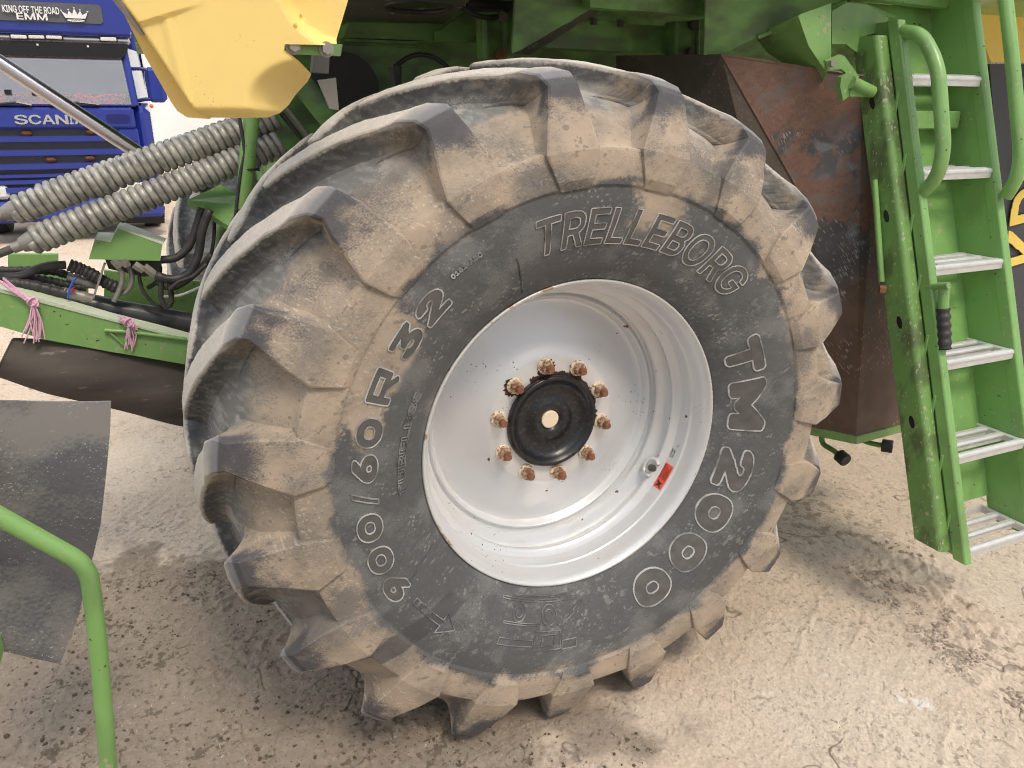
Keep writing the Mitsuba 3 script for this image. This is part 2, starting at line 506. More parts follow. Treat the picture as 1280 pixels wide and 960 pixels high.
scene['galvanised'] = pri(mikit.proc(galv_fn), 0.45, metallic=0.35)
scene['twine_pink'] = pri((0.72, 0.42, 0.55), 0.8)
scene['blue_tie'] = pri((0.03, 0.10, 0.50), 0.5)
scene['red_tie'] = pri((0.45, 0.03, 0.03), 0.5)
scene['white_paint'] = pri((0.84, 0.85, 0.86), 0.5)
scene['white_letter'] = pri((0.80, 0.80, 0.80), 0.5)
scene['truck_blue'] = pri((0.016, 0.034, 0.27), 0.25, clearcoat=0.8, clearcoat_gloss=0.9)
scene['truck_blue_dark'] = pri((0.012, 0.018, 0.14), 0.35)
scene['truck_grey'] = pri((0.10, 0.105, 0.12), 0.45)
scene['truck_black'] = pri((0.012, 0.012, 0.014), 0.3)
scene['mesh_grey'] = pri((0.055, 0.06, 0.08), 0.6)
scene['lamp_amber'] = pri((0.13, 0.05, 0.028), 0.25)
scene['lamp_orange'] = pri((0.80, 0.18, 0.03), 0.3)
scene['lamp_white'] = pri((0.70, 0.70, 0.70), 0.25)
scene['polished'] = pri((0.75, 0.75, 0.74), 0.22, metallic=0.8)
scene['pane'] = {'type': 'thindielectric', 'int_ior': 3.2}
scene['cab_grey'] = pri((0.70, 0.72, 0.71), 0.7)  # made pale so the windscreen shows the brightness of reflected sky
scene['sticker_red'] = pri((0.75, 0.085, 0.04), 0.5)
scene['sticker_ink'] = pri((0.02, 0.015, 0.015), 0.6)
scene['panel_black'] = pri((0.05, 0.055, 0.065), 0.5)
scene['panel_yellow'] = pri((0.83, 0.60, 0.13), 0.5)


def red_fn(p, n, uv):
    return MIX((0.03, 0.02, 0.02), (0.62, 0.07, 0.08), SS(0.4, 0.6, F(p.x * 26, p.y * 26, p.z * 40, 3)))


scene['red_cloth'] = pri(mikit.proc(red_fn), 0.9)

# ------------------------------------------------------------------ ground
def gz(x, y):
    """Ground height: trodden soil, with a tyre track of broken lumps on the right."""
    p = np.stack([x, y, np.zeros_like(x)], -1)
    fine = meshkit.fbm(p * 62, 3, 3)
    h = (meshkit.fbm(p * 1.3, 3, 1) - 0.5) * 0.030 + (meshkit.fbm(p * 9, 4, 2) - 0.5) * 0.008 + (fine - 0.5) * 0.006 + (meshkit.fbm(p * 24, 3, 12) - 0.5) * 0.004
    ax, ay, bx, by = TRACK
    L = math.hypot(bx - ax, by - ay)
    ux, uy = (bx - ax) / L, (by - ay) / L
    s = (x - ax) * ux + (y - ay) * uy
    d = -(x - ax) * uy + (y - ay) * ux + (meshkit.fbm(p * 7, 3, 5) - 0.5) * 0.08
    on = np.clip((s + 0.1) / 0.2, 0, 1)
    crest = meshkit.fbm(p * 34, 3, 6)
    ridge = np.exp(-((d) / 0.022) ** 2) * 0.016 * np.clip(crest * 4.0 - 1.9, 0, 1.3) * on * np.clip(meshkit.fbm(p * 4, 2, 51) * 4 - 1.6, 0, 1)
    rough = np.exp(-((d - 0.22) / 0.17) ** 2) * np.clip((s - 0.22) / 0.25, 0, 1) * np.clip(meshkit.fbm(p * 6, 2, 21) * 2.6 - 0.8, 0, 1)
    lumps = (np.clip(meshkit.fbm(p * 17, 4, 7) - 0.48, 0, 1) * 0.06 + np.clip(meshkit.fbm(p * 44, 2, 8) - 0.46, 0, 1) * 0.10) * rough
    # imprint bars of the tread beside the ridge
    q = ((s * 0.8 + d * 0.75) / 0.17) % 1.0
    bars = (np.exp(-((q - 0.5) / 0.06) ** 2)) * 0.007 * np.exp(-((d + 0.30) / 0.22) ** 2) * np.clip((s - 0.0) / 0.3, 0, 1) * np.clip(meshkit.fbm(p * 5, 2, 31) * 3 - 1, 0, 1)
    left = np.clip((-x - 0.0) / 0.35, 0, 1) * np.clip((2.2 - y) / 0.8, 0, 1)
    h = h + left * (np.clip(meshkit.fbm(p * 46, 3, 9) - 0.50, 0, 1) * 0.045 * np.clip(meshkit.fbm(p * 5, 2, 41) * 3 - 1, 0, 1)) + ridge + lumps + bars
    far = np.clip((np.hypot(x, y) - 5) / 8, 0, 1)
    flat = np.clip((0.55 - np.hypot(x * 0.9, (y - 0.36) * 1.0)) / 0.25, 0, 1)
    return (h - 0.012) * (1 - far) * (1 - flat * 0.7)


TRACK = (*(1.431, 0.564, 0)[:2], *(1.203, -0.628, 0)[:2])


def graded(lo, hi, step, out):
    a = np.arange(lo, hi, step)
    g, d = [], step
    t = hi
    while t < out:
        g.append(t)
        d *= 1.16
        t += d
    g.append(out)
    h, d, t = [], step, lo
    while t > -out:
        d *= 1.16
        t -= d
        h.append(t)
    return np.concatenate([h[::-1], a, g])


gx, gy = graded(-1.7, 2.7, 0.0095, 400.0), graded(-1.0, 2.3, 0.0095, 400.0)
X, Y = np.meshgrid(gx, gy, indexing='ij')
V = np.stack([X, Y, gz(X, Y)], -1).reshape(-1, 3)
nx, ny = len(gx), len(gy)
I = (np.arange(nx - 1)[:, None] * ny + np.arange(ny - 1)).ravel()
scene_ground = trimesh.Trimesh(V, np.vstack([np.stack([I, I + ny, I + ny + 1], 1), np.stack([I, I + ny + 1, I + 1], 1)]), process=False)


def ground_fn(p, n, uv):
    big = F(p.x * 1.6, p.y * 1.6, 0.3, 4)
    mid = F(p.x * 9, p.y * 9, 0.7, 4)
    fine = F(p.x * 85, p.y * 85, p.z * 85, 4)
    c = MIX((0.42, 0.34, 0.262), (0.62, 0.515, 0.41), fine * 0.5 + mid * 0.25 + N(p.x * 300, p.y * 300, 3.0) * 0.25)
    c = MIX(c, (0.61, 0.53, 0.435), SS(0.5, 0.7, big) * 0.5)
    grit = F(p.x * 240, p.y * 240, p.z * 240, 2)
    c = c * (0.80 + 0.40 * F(p.x * 130, p.y * 130, 5.0, 4))
    crk = dr.exp(-dr.square((F(p.x * 3.1 + 4, p.y * 3.1, 14.0, 4) - 0.5) / 0.0045)) * SS(0.5, 0.6, N(p.x * 2.2, p.y * 2.2, 15.0))
    c = MIX(c, (0.14, 0.11, 0.088), crk * 0.7)
    pits = SS(0.66, 0.72, F(p.x * 55 + 9, p.y * 55, 6.0, 3)) * SS(0.48, 0.60, F(p.x * 3, p.y * 3, 2.0, 3))
    c = MIX(c, (0.23, 0.185, 0.15), pits * 0.5)
    left = SS(0.44, 0.60, (0.5 - p.x * 0.32) + (big - 0.5) * 0.7 + (mid - 0.5) * 0.4 - SS(0.7, 2.2, p.y + (mid - 0.5) * 1.5) * 0.9 - SS(1.6, 3.0, dr.abs(p.x)) * 0.8)
    c = MIX(c, MIX((0.175, 0.140, 0.107), (0.37, 0.305, 0.245), fine * 0.5 + grit * 0.5), left)
    spots = SS(0.60, 0.67, F(p.x * 75 + 3, p.y * 75, 1.7, 4) * 0.70 + F(p.x * 7, p.y * 7, 2.7, 3) * 0.36) * left
    c = MIX(c, (0.095, 0.078, 0.055), spots * 0.7)
    crumbly = SS(0.55, 0.62, F(p.x * 30 + 3, p.y * 30, 5.7, 4)) * SS(0.45, 0.55, F(p.x * 4 + 3, p.y * 4, 8.7, 3)) * SS(1.0, 1.25, p.x + (mid - 0.5) * 0.3) * SS(0.28, 0.12, dr.abs((p.y - TRACK[1]) * TUX - (p.x - TRACK[0]) * TUY - 0.16)) * 0.7
    c = MIX(c, (0.24, 0.19, 0.15), crumbly)
    chalk = SS(0.52, 0.62, F(p.x * 26, p.y * 26, 3.0, 4) + 0.20 - 3.6 * dr.sqrt(dr.square(p.x - CHALK[0]) + dr.square(p.y - CHALK[1])))
    c = MIX(c, (0.70, 0.68, 0.65), chalk * 0.6)
    return MIX(c, (0.60, 0.56, 0.50), SS(0.88, 0.90, N(p.x * 150, p.y * 150, 2.2)) * 0.5)


_tl = math.hypot(TRACK[2] - TRACK[0], TRACK[3] - TRACK[1])
TUX, TUY = (TRACK[2] - TRACK[0]) / _tl, (TRACK[3] - TRACK[1]) / _tl
CHALK = (1.018, -0.426, 0)[:2]


def ground_bump(p, n, uv):
    cr = dr.abs(F(p.x * 3.1 + 4, p.y * 3.1, 14.0, 4) - 0.5)
    crack = dr.exp(-dr.square(cr / 0.0045)) * SS(0.5, 0.6, N(p.x * 2.2, p.y * 2.2, 15.0))
    return F(p.x * 120, p.y * 120, 0.0, 4) * 0.0034 + N(p.x * 420, p.y * 420, 1.0) * 0.0016 + F(p.x * 26, p.y * 26, 6.0, 3) * 0.003 + SS(0.60, 0.75, F(p.x * 60, p.y * 60, 9.0, 3)) * 0.004 - crack * 0.006


scene['soil'] = {'type': 'twosided', 'b': {'type': 'bumpmap', 't': mikit.proc(ground_bump, 0.002), 'scale': 1.0, 'm': {'type': 'principled', 'base_color': mikit.proc(ground_fn), 'roughness': 0.95, 'specular': 0.15}}}
put('ground', scene_ground, 'soil', smooth=True)
tag('ground', 'dry beige yard soil with crumbs and tyre tracks', kind='structure')

# ------------------------------------------------------------------ the near wheel
HV = 'forage_harvester'
tag(HV, 'green and yellow forage harvester with large dusty front tyre and boarding ladder', 'harvester')
W = HV + '__wheel'
labels[W] = {'label': 'large dusty ribbed tyre on a white rim with ten rusty nuts'}


def squash(v):
    """Flattens the tread where the tyre stands: each point of tread and lug sinks as far as the crown above it must."""
    v = np.array(v, float)
    z = v[:, 2] - ZC
    r = np.hypot(v[:, 0], z)
    yy = np.clip(np.minimum(v[:, 1], 0.72 - v[:, 1]), -0.06, 0.36)
    d = -(0.965 - 0.05 * (np.abs(yy - 0.36) / 0.38) ** 2.2) * z / np.maximum(r, 1e-6)
    dz = 0.010 * np.log1p(np.exp(np.clip((d - 0.874) / 0.010, -40, 40)))
    t = np.clip((r - 0.60) / 0.26, 0, 1)
    v[:, 2] += dz * t * t * (3 - 2 * t)
    return v


def squashed(m):
    return trimesh.Trimesh(squash(m.vertices), m.faces, process=False)


def crown(y):
    return 0.965 - 0.05 * (abs(y - 0.36) / 0.38) ** 2.2


prof = [(0.040, 0.424), (0.006, 0.4355), (-0.0075, 0.4392), (-0.018, 0.449), (-0.036, 0.470), (-0.055, 0.505), (-0.072, 0.545), (-0.083, 0.590), (-0.087, 0.630), (-0.085, 0.668), (-0.0905, 0.676), (-0.0915, 0.700), (-0.0865, 0.750), (-0.083, 0.757),
        (-0.052, 0.7600), (-0.040, 0.770), (-0.010, 0.804), (0.02, 0.836), (0.065, 0.862), (0.12, 0.881), (0.20, 0.896), (0.28, 0.902), (0.36, 0.904)]
sp = [prof[0]]
for a, b in zip(prof[:-1], prof[1:]):
    k = max(1, int(math.hypot(b[0] - a[0], b[1] - a[1]) / 0.018))
    for t in range(1, k + 1):
        sp.append((a[0] + (b[0] - a[0]) * t / k, a[1] + (b[1] - a[1]) * t / k))
half = np.array(sp)
full = np.vstack([half, np.stack([0.72 - half[::-1][1:, 0], half[::-1][1:, 1]], 1)])
carcass = squashed(lathe(full, 300))
tyre = put(W + '__tyre', carcass, 'rubber', smooth=28)
PITCHA = 360.0 / 19


def pt(y, r, th):
    a = math.radians(th)
    return (r * math.cos(a), y, ZC + r * math.sin(a))


# stations of a lug from the buttress ring over the shoulder to the nose: (y, r, back, front, foot y, foot spread)
STA = [(-0.0900, 0.671, -3.1, 3.0, -0.080, 0.0), (-0.1005, 0.692, -3.7, 3.7, -0.076, 0.0), (-0.1000, 0.757, -5.0, 5.0, -0.044, 0.25), (-0.0815, 0.810, -4.35, 3.65, -0.006, 0.4), (-0.064, 0.852, -3.7, 2.55, 0.030, 0.7),
       (-0.046, 0.895, -3.0, 1.45, 0.062, 1.1), (-0.016, 0.920, -2.75, 2.2, 0.076, 1.6), (0.02, 0.9330, -1.3, 3.9, 0.086, 2.3)]
for y in (0.057, 0.10, 0.147, 0.19, 0.237, 0.285, 0.33):
    fr = float(np.interp(y, [0.057, 0.147, 0.237, 0.375], [5.8, 10.9, 15.7, 22.3]))
    STA.append((y, crown(y), fr - 5.3, fr, max(y, 0.095 + (y - 0.057) * 0.75), 3.3))
STA += [(0.36, crown(0.36), 16.4, 21.5, 0.368, 3.2), (0.378, crown(0.378), 17.3, 21.2, 0.392, 2.6), (0.386, crown(0.36) - 0.004, 18.0, 20.9, 0.410, 2.0)]


def floor_r(y):
    y = min(y, 0.72 - y)
    k = half[:, 1] > 0.7575
    return float(np.interp(y, half[k, 0], half[k, 1]))


def lug_mesh(th0, seed, ref=96.4):
    r_ = np.random.default_rng(seed)
    wear = 1 + (r_.random() - 0.5) * 0.02
    rows = []
    for i, (y, r, b, f, yf, sprd) in enumerate(STA):
        j = r_.normal(0, 0.10, 2)
        b, f = b + j[0], f + j[1]
        on = i > 5
        r = r + (r_.random() - 0.5) * 0.0025
        ch = 0.22 if i > 1 else 0.10
        if i < 2:
            rf = r + 0.001
        else:
            rf = floor_r(yf) - 0.006
        def mixp(t, w=None):
            return y + (yf - y) * t, r + (rf - r) * (t if w is None else w)
        y1, r1 = mixp(0.04)
        y2, r2 = mixp(0.38, 0.50 if on else None)
        y3, r3 = mixp(0.70, 0.84 if on else None)
        k2 = 1.2 if on else 0.4
        c = (b + f) / 2
        row = [(yf, rf, b - sprd - k2), (y3, r3, b - sprd * 0.50), (y2, r2, b - sprd * 0.20), (y1, r1, b - 0.10), (y, r, b + ch), (y - (0.0012 if not on else 0), r + (0.002 if on else 0), c),
               (y, r, f - ch), (y1, r1, f + 0.10), (y2, r2, f + sprd * 0.20), (y3, r3, f + sprd * 0.50), (yf, rf, f + sprd + k2)]
        rows.append([pt(a, q, th0 + w) for a, q, w in row])
    # closing face of the nose
    y, r, b, f = 0.418, 0.898, 16.0, 22.6
    rows.append([pt(y, r, th0 + b + (f - b) * t) for t in np.linspace(0, 1, 11)])
    rows = np.array(rows)
    # refine along the lug
    n, k = rows.shape[0], 11
    fine = []
    for i in range(n - 1):
        m = 3 if i > 4 else 2
        for t in range(m):
            fine.append(rows[i] * (1 - t / m) + rows[i + 1] * (t / m))
    fine.append(rows[-1])
    g = np.array(fine)
    n = len(g)
    v = g.reshape(-1, 3)
    rel = v - [0, 0, ZC]
    v = v + (meshkit.fbm(v * 60, 2, 5)[:, None] - 0.5) * 0.003 * rel / np.linalg.norm(rel, axis=1, keepdims=True)
    I = (np.arange(n - 1)[:, None] * k + np.arange(k - 1)).ravel()
    fc = np.vstack([np.stack([I, I + k, I + k + 1], 1), np.stack([I, I + k + 1, I + 1], 1)])
    # start face at the ring is buried in the sidewall
    return trimesh.Trimesh(v, fc, process=False)


def mirror_lug(m):
    v = np.array(m.vertices)
    v[:, 1] = 0.72 - v[:, 1]
    return trimesh.Trimesh(v, m.faces[:, ::-1], process=False)


lugs = []
for k in range(19):
    a = lug_mesh(96.4 + k * PITCHA, 100 + k)
    b = mirror_lug(lug_mesh(96.4 + (k + 0.5) * PITCHA, 200 + k))
    lugs += [squashed(a), squashed(b)]
for m in lugs:
    put(W + '__tread_lug', m, 'rubber', smooth=14)

# --- raised lettering on the sidewall
_i = int(np.argmax(half[:, 1] > 0.700))
HR, HY = half[:_i, 1], half[:_i, 0]


def bend(mesh2, r0, th0, lift):
    """Flat lettering (x reads clockwise, y outwards, z up from the rubber) laid on the sidewall."""
    v = np.asarray(mesh2.vertices)
    r = r0 + v[:, 1]
    th = np.radians(th0) - v[:, 0] / RB
    y = np.interp(r, HR, HY) - v[:, 2] * lift - 0.0004
    return trimesh.Trimesh(np.stack([r * np.cos(th), y, ZC + r * np.sin(th)], -1), mesh2.faces, process=False)


RB = 0.575


def relief(shape, depth):
    shape = MultiPolygon(polys(shape.segmentize(0.010)))
    m = extrude(shape, depth)
    v, f = trimesh.remesh.subdivide_to_size(m.vertices, m.faces, 0.014)
    return trimesh.Trimesh(v, f, process=False)


def lettering(shape, r0, th0, line=0.0011, fill=True, mat='letter_ridge'):
    ring = shape.buffer(line, join_style=2).difference(shape.buffer(-line, join_style=2))
    key = put(W + '__lettering', bend(relief(ring, 0.0028), r0, th0, 1.0), mat)
    if fill:
        put(W + '__letter_face', bend(relief(shape.buffer(-line * 0.9), 0.0013), r0, th0, 1.0), 'letter_fill')
    return key


def arc(th_from, th_to):
    return math.radians(th_from - th_to) * RB


# brand word: condensed, slanted capitals
wd = arc(107.6, 43.6)
word = MultiPolygon(polys(affinity.skew(fit(glyphs('TRELLEBORG'), 0, wd, 0, 0.088), xs=10, origin=(0, 0)).buffer(0.0005)))
lettering(word, 0.535, 107.6, 0.0011)


def strokes(lines, w, rnd=True):
    g = unary_union([LineString(l).buffer(w / 2, cap_style=3 if not rnd else 2, join_style=2) for l in lines])
    return g.buffer(-w * 0.34).buffer(w * 0.34) if rnd else g


def rounded(x0, y0, x1, y1, r):
    return sbox(x0 + r, y0 + r, x1 - r, y1 - r).buffer(r)


def zero(w, h, s):
    return rounded(0, 0, w, h, w * 0.46).difference(rounded(s, s * 1.05, w - s, h - s * 1.05, (w - 2 * s) * 0.40))


def two(w, h, s):
    q = s / 2
    return strokes([[(q, h * 0.68), (q, h - q), (w - q, h - q), (w - q, h * 0.55), (q, h * 0.36), (q, q), (w, q)]], s)


def three(w, h, s):
    q = s / 2
    return strokes([[(0, h - q), (w - q, h - q), (w - q, q), (0, q)], [(w * 0.25, h / 2), (w - q, h / 2)]], s)


def nine(w, h, s):
    q = s / 2
    return strokes([[(0, q), (w - q, q), (w - q, h - q), (q, h - q), (q, h * 0.42), (w - q, h * 0.42)]], s)


def six(w, h, s):
    return affinity.rotate(nine(w, h, s), 180, origin=(w / 2, h / 2))


def ar(w, h, s):
    q = s / 2
    return strokes([[(q, 0), (q, h - q), (w - q, h - q), (w - q, h * 0.42), (q, h * 0.42)], [(w * 0.5, h * 0.42), (w - q * 0.8, 0)]], s)


def tee(w, h, s):
    q = s / 2
    return strokes([[(0, h - q), (w, h - q)], [(w / 2, 0), (w / 2, h - q)]], s)


def em(w, h, s):
    q = s / 2
    return strokes([[(q, 0), (q, h - q), (w / 2, h * 0.35), (w - q, h - q), (w - q, 0)]], s)


def slash(w, h, s):
    return Polygon([(0, 0), (s, 0), (w, h), (w - s, h)])


def put_glyph(g, r0, th_start, th_end, h, line):
    x = arc(th_start, th_end)
    lettering(fit(g, 0, x, 0, h), r0, th_start, line)


def inter(ch, fat=0.075):
    g = glyphs(ch).buffer(fat)
    return lambda w, h, s: g


two, three, nine, six = inter('2'), inter('3'), inter('9'), inter('6')
for fn, a, b, r0 in ((tee, 27.2, 15.6, 0.474), (em, 13.2, -4.0, 0.472), (two, -10.6, -24.6, 0.470), (zero, -27.0, -39.6, 0.470), (zero, -42.4, -55.0, 0.478), (zero, -58.4, -71.2, 0.484)):
    put_glyph(fn(0.10, 0.10, 0.034 if fn is not two else 0.028), r0, a, b, 0.100, 0.0019)
for fn, a, b in ((nine, -150.9, -157.2), (zero, -159.6, -165.9), (zero, -168.6, -174.9), (slash, -177.2, -180.6), (six, 176.8, 170.6), (zero, 168.4, 162.2), (ar, 158.4, 151.2), (three, 147.2, 140.2), (two, 138.2, 131.2)):
    put_glyph(fn(0.06, 0.058, 0.0175 if fn in (zero, slash) else 0.0150), 0.568, a + 0.3, b - 0.3, 0.063, 0.0014)
lettering(fit(glyphs('TUBELESS'), 0, arc(184.2, 153.2) * 1.0, 0, 0.020), 0.494, 184.2, 0.0008, fill=False, mat='faint_ridge')
lettering(fit(glyphs('0181  ABC', False), 0, arc(127.6, 119.6), 0, 0.0105), 0.611, 127.6, 0.0005, fill=False)
# rotation arrow with a segmented tail, and the moulded outline drawing beside it
arrow = unary_union([Polygon([(x, -0.008), (x + w_, -0.008), (x + w_, 0.008), (x, 0.008)]) for x, w_ in ((0, 0.014), (0.018, 0.010), (0.032, 0.026), (0.062, 0.05))] + [Polygon([(0.108, -0.030), (0.155, 0), (0.108, 0.030)])])
lettering(affinity.scale(arrow, -1, 1, origin=(0, 0)), 0.585, -147.5, 0.0008, fill=False, mat='faint_ridge')
art = [sbox(0.0, 0.0, 0.11, 0.018), sbox(0.115, -0.012, 0.20, 0.040).difference(sbox(0.14, 0.0, 0.18, 0.03)), sbox(0.205, -0.015, 0.25, 0.010), Point(0.05, 0.085).buffer(0.022), Point(0.05, 0.085).buffer(0.012), Point(0.16, 0.08).buffer(0.026), Point(0.16, 0.08).buffer(0.014),
       sbox(-0.02, 0.112, 0.27, 0.117), sbox(0.03, 0.122, 0.24, 0.125), Polygon([(0.19, 0.055), (0.28, 0.105), (0.29, 0.10), (0.20, 0.05)]), sbox(0.0, 0.055, 0.13, 0.060)]
for g in art:
    g = affinity.translate(affinity.scale(g, -1, -1, origin=(0.13, 0.06)), 0, 0)
    lettering(g, 0.462, -92, 0.0006, fill=False, mat='faint_ridge')
# moulding seams across the sidewall
for th, r0_, dx in ((112.8, 0.46, 0.004), (204.5, 0.47, -0.03)):
    lettering(LineString([(0, 0.0), (dx, 0.10)]).buffer(0.0006), r0_, th, 0.0003, fill=False, mat='faint_ridge')

# --- rim
RIMP = [(0.060, 0.4145), (0.010, 0.424), (-0.004, 0.434), (-0.008, 0.4375), (-0.0115, 0.4365), (-0.0115, 0.433), (-0.008, 0.4280), (0.006, 0.4205), (0.022, 0.4165), (0.044, 0.4135), (0.050, 0.4115), (0.053, 0.4080), (0.060, 0.4070), (0.084, 0.4085), (0.096, 0.4095), (0.100, 0.4080),
        (0.105, 0.3990), (0.110, 0.3905), (0.116, 0.3870), (0.122, 0.3880), (0.132, 0.3985), (0.142, 0.4030), (0.150, 0.4010), (0.156, 0.3920), (0.161, 0.3780), (0.166, 0.3690), (0.172, 0.3670), (0.180, 0.3750), (0.188, 0.3790), (0.194, 0.3765), (0.1970, 0.3660)]
put(W + '__rim', lathe(RIMP, 160), 'rim_paint', smooth=40)
put(W + '__rim_edge', lathe([(-0.0085, 0.4385), (-0.0125, 0.4372), (-0.0126, 0.4325), (-0.0085, 0.4300)], 160), 'rim_lip', smooth=True)
put(W + '__rim_disc', lathe([(0.1972, 0.3665), (0.1950, 0.3640), (0.1905, 0.3600), (0.189, 0.3540), (0.192, 0.3490), (0.2130, 0.342), (0.2135, 0.333), (0.206, 0.312), (0.192, 0.270), (0.177, 0.232), (0.1645, 0.207), (0.1595, 0.195), (0.1575, 0.185), (0.1575, 0.130), (0.17, 0.12)], 160), 'rim_paint', smooth=45)
hc = [(0.158, 0.1385), (0.146, 0.1385), (0.139, 0.1355), (0.137, 0.130), (0.140, 0.124), (0.150, 0.117), (0.159, 0.110), (0.165, 0.100), (0.168, 0.088), (0.167, 0.076), (0.162, 0.064), (0.157, 0.054), (0.1555, 0.046), (0.158, 0.037), (0.163, 0.031), (0.166, 0.027)]
put(W + '__hub_cap', lathe(hc, 96), 'hub_black', smooth=True)
put(W + '__cap_plug', lathe([(0.168, 0.0265), (0.1625, 0.0265), (0.1610, 0.0245), (0.1605, 0.0001)], 48), 'cream_cap', smooth=30)
NUT0 = math.degrees(1.70429765)
ax_ = np.array([0, -1.0, 0])
for k in range(10):
    a = NUT0 - 36 * k
    c = np.array(pt(0.1575, 0.1675, a))
    put(W + '__washer', tube([c + ax_ * -0.002, c + ax_ * 0.005, c + ax_ * 0.0075], [0.0235, 0.0235, 0.0205], 28), 'washer_rust', smooth=35)
    nut = hexnut((0, 0, 0), 0.0180, 0.021, ax_)
    nut.apply_transform(trimesh.transformations.rotation_matrix(rng.random() * 3, ax_))
    nut.apply_translation(c + ax_ * 0.0175)
    put(W + '__wheel_nut', MB().add(nut), 'nut_rust')
    put(W + '__stud', tube([c + ax_ * 0.026, c + ax_ * 0.044, c + ax_ * 0.0455], [0.0100, 0.0100, 0.0085], 16), 'stud_rust', smooth=35)
# flaked rust round the upper nuts: thin ragged patches
for k, sz, seed in ((0, 0.030, 1), (1, 0.028, 2), (9, 0.031, 3), (2, 0.024, 4), (3, 0.020, 5), (5, 0.021, 6)):
    a = NUT0 - 36 * k
    rr = np.random.default_rng(seed)
    pts = [(math.cos(t) * sz * q, math.sin(t) * sz * q) for t, q in zip(np.linspace(0, 2 * np.pi, 40, endpoint=False), 0.72 + 0.3 * rr.random(40))]
    c = pt(0.1568, 0.1675 - (0.006 if k in (0, 1, 2) else 0), a + (2 if k == 9 else -1))
    put(W + '__rust_flake', prism(pts, c, (1, 0, 0), (0, 0, 1), 0.0012), 'flaked_rust')
rr = np.random.default_rng(8)
band = [(0.1372 * math.cos(t), 0.1372 * math.sin(t)) for t in np.linspace(math.radians(-12), math.radians(118), 60)]
band += [((0.143 + 0.010 * q) * math.cos(t), (0.143 + 0.010 * q) * math.sin(t)) for t, q in zip(np.linspace(math.radians(118), math.radians(-12), 90), rr.random(90))]
put(W + '__rust_flake', prism(Polygon(band).buffer(0), (0, 0.1567, ZC), (1, 0, 0), (0, 0, 1), 0.0012), 'flaked_rust')
# valve in its recess, warning sticker and pressure marking on the rim well
vth = math.radians(-30.8)
er, et = np.array([math.cos(vth), 0, math.sin(vth)]), np.array([-math.sin(vth), 0, math.cos(vth)])
vb = np.array([0, 0.118, ZC]) + er * 0.3935
loop = [vb + et * 0.027 * math.cos(t) + np.array([0, 1, 0]) * 0.024 * math.sin(t) - er * (0.012 + 0.006 * math.sin(t)) for t in np.linspace(-0.9, 3.6, 26)]
put(W + '__valve_guard', tube(loop, 0.0055, 8), 'galvanised', smooth=True)
put(W + '__valve', MB().add(tube([vb, vb - er * 0.020 - [0, 0.010, 0]], 0.011, 14)).add(tube([vb - er * 0.02 - [0, 0.01, 0], vb - er * 0.03 - [0, 0.016, 0]], 0.006, 12)), 'dark_steel', smooth=35)


def on_well(x0, x1, y0, y1, th0, lift, bsdf, key, shape=None):
    """A thin sticker on the rim well: x along the circumference, y across (away from the viewer)."""
    shape = shape if shape is not None else sbox(x0, y0, x1, y1)
    m = extrude(MultiPolygon(polys(shape.segmentize(0.006))), 0.0006)
    mv, mf = trimesh.remesh.subdivide_to_size(m.vertices, m.faces, 0.010)
    m = trimesh.Trimesh(mv, mf, process=False)
    v = np.asarray(m.vertices)
    r = np.interp(0.055 + v[:, 1], [p[0] for p in RIMP[10:]], [p[1] for p in RIMP[10:]]) - v[:, 2] - lift
    th = math.radians(th0) + v[:, 0] / 0.41
    put(key, trimesh.Trimesh(np.stack([r * np.cos(th), 0.055 + v[:, 1], ZC + r * np.sin(th)], -1), m.faces, process=False), bsdf)


on_well(0, 0.082, 0.003, 0.043, -37.2, 0.0008, 'sticker_red', W + '__warning_sticker')
cap = fit(glyphs('ACHTUNG!'), 0.030, 0.078, 0.034, 0.041)
on_well(0, 0, 0, 0, -37.2, 0.0016, 'sticker_ink', W + '__sticker_print', cap)
lines = unary_union([sbox(0.030 + 0.002 * (i % 2), 0.008 + 0.0056 * i, 0.074 - 0.006 * (i % 3), 0.0100 + 0.0056 * i) for i in range(4)] + [Point(0.014, 0.024).buffer(0.007), LineString([(0.004, 0.012), (0.012, 0.02), (0.022, 0.034)]).buffer(0.0022), LineString([(0.006, 0.034), (0.02, 0.012)]).buffer(0.0018)])
on_well(0, 0, 0, 0, -37.2, 0.0016, 'sticker_ink', W + '__sticker_print', lines)
on_well(0, 0, 0, 0, -22.8, 0.0010, 'sticker_ink', W + '__pressure_mark', fit(glyphs('1,8 bar'), 0, 0.028, 0.034, 0.041))
on_well(0, 0, 0, 0, -22.8, 0.0010, 'sticker_ink', W + '__pressure_mark', unary_union([fit(glyphs('26 psi'), 0.001, 0.026, 0.022, 0.029), LineString([(0.038, 0.022), (0.046, 0.016)]).buffer(0.0008)]))

# ------------------------------------------------------------------ the opposite wheel (turned copy)
OPP = T().translate([0, 3.10, 0]).rotate([0, 0, 1], 180)
W2 = HV + '__wheel_001'
labels[W2] = {'label': 'opposite front wheel seen beneath the machine'}
for key in [k for k in scene if k.startswith(W + '__tyre') or k.startswith(W + '__tread_lug') or k in (W + '__rim',)]:
    scene[W2 + key[len(W):]] = {**scene[key], 'to_world': OPP}
put(W2 + '__rim_disc', lathe([(0.55 + 1.7, 0.40), (2.33, 0.37), (2.34, 0.05)], 64), 'rim_paint')

# ------------------------------------------------------------------ ladder
LD = HV + '__ladder'
labels[LD] = {'label': 'sloping green boarding ladder with six grated metal steps'}


def slope(z):
    return -0.252 + 0.3525 * (z - 0.339)


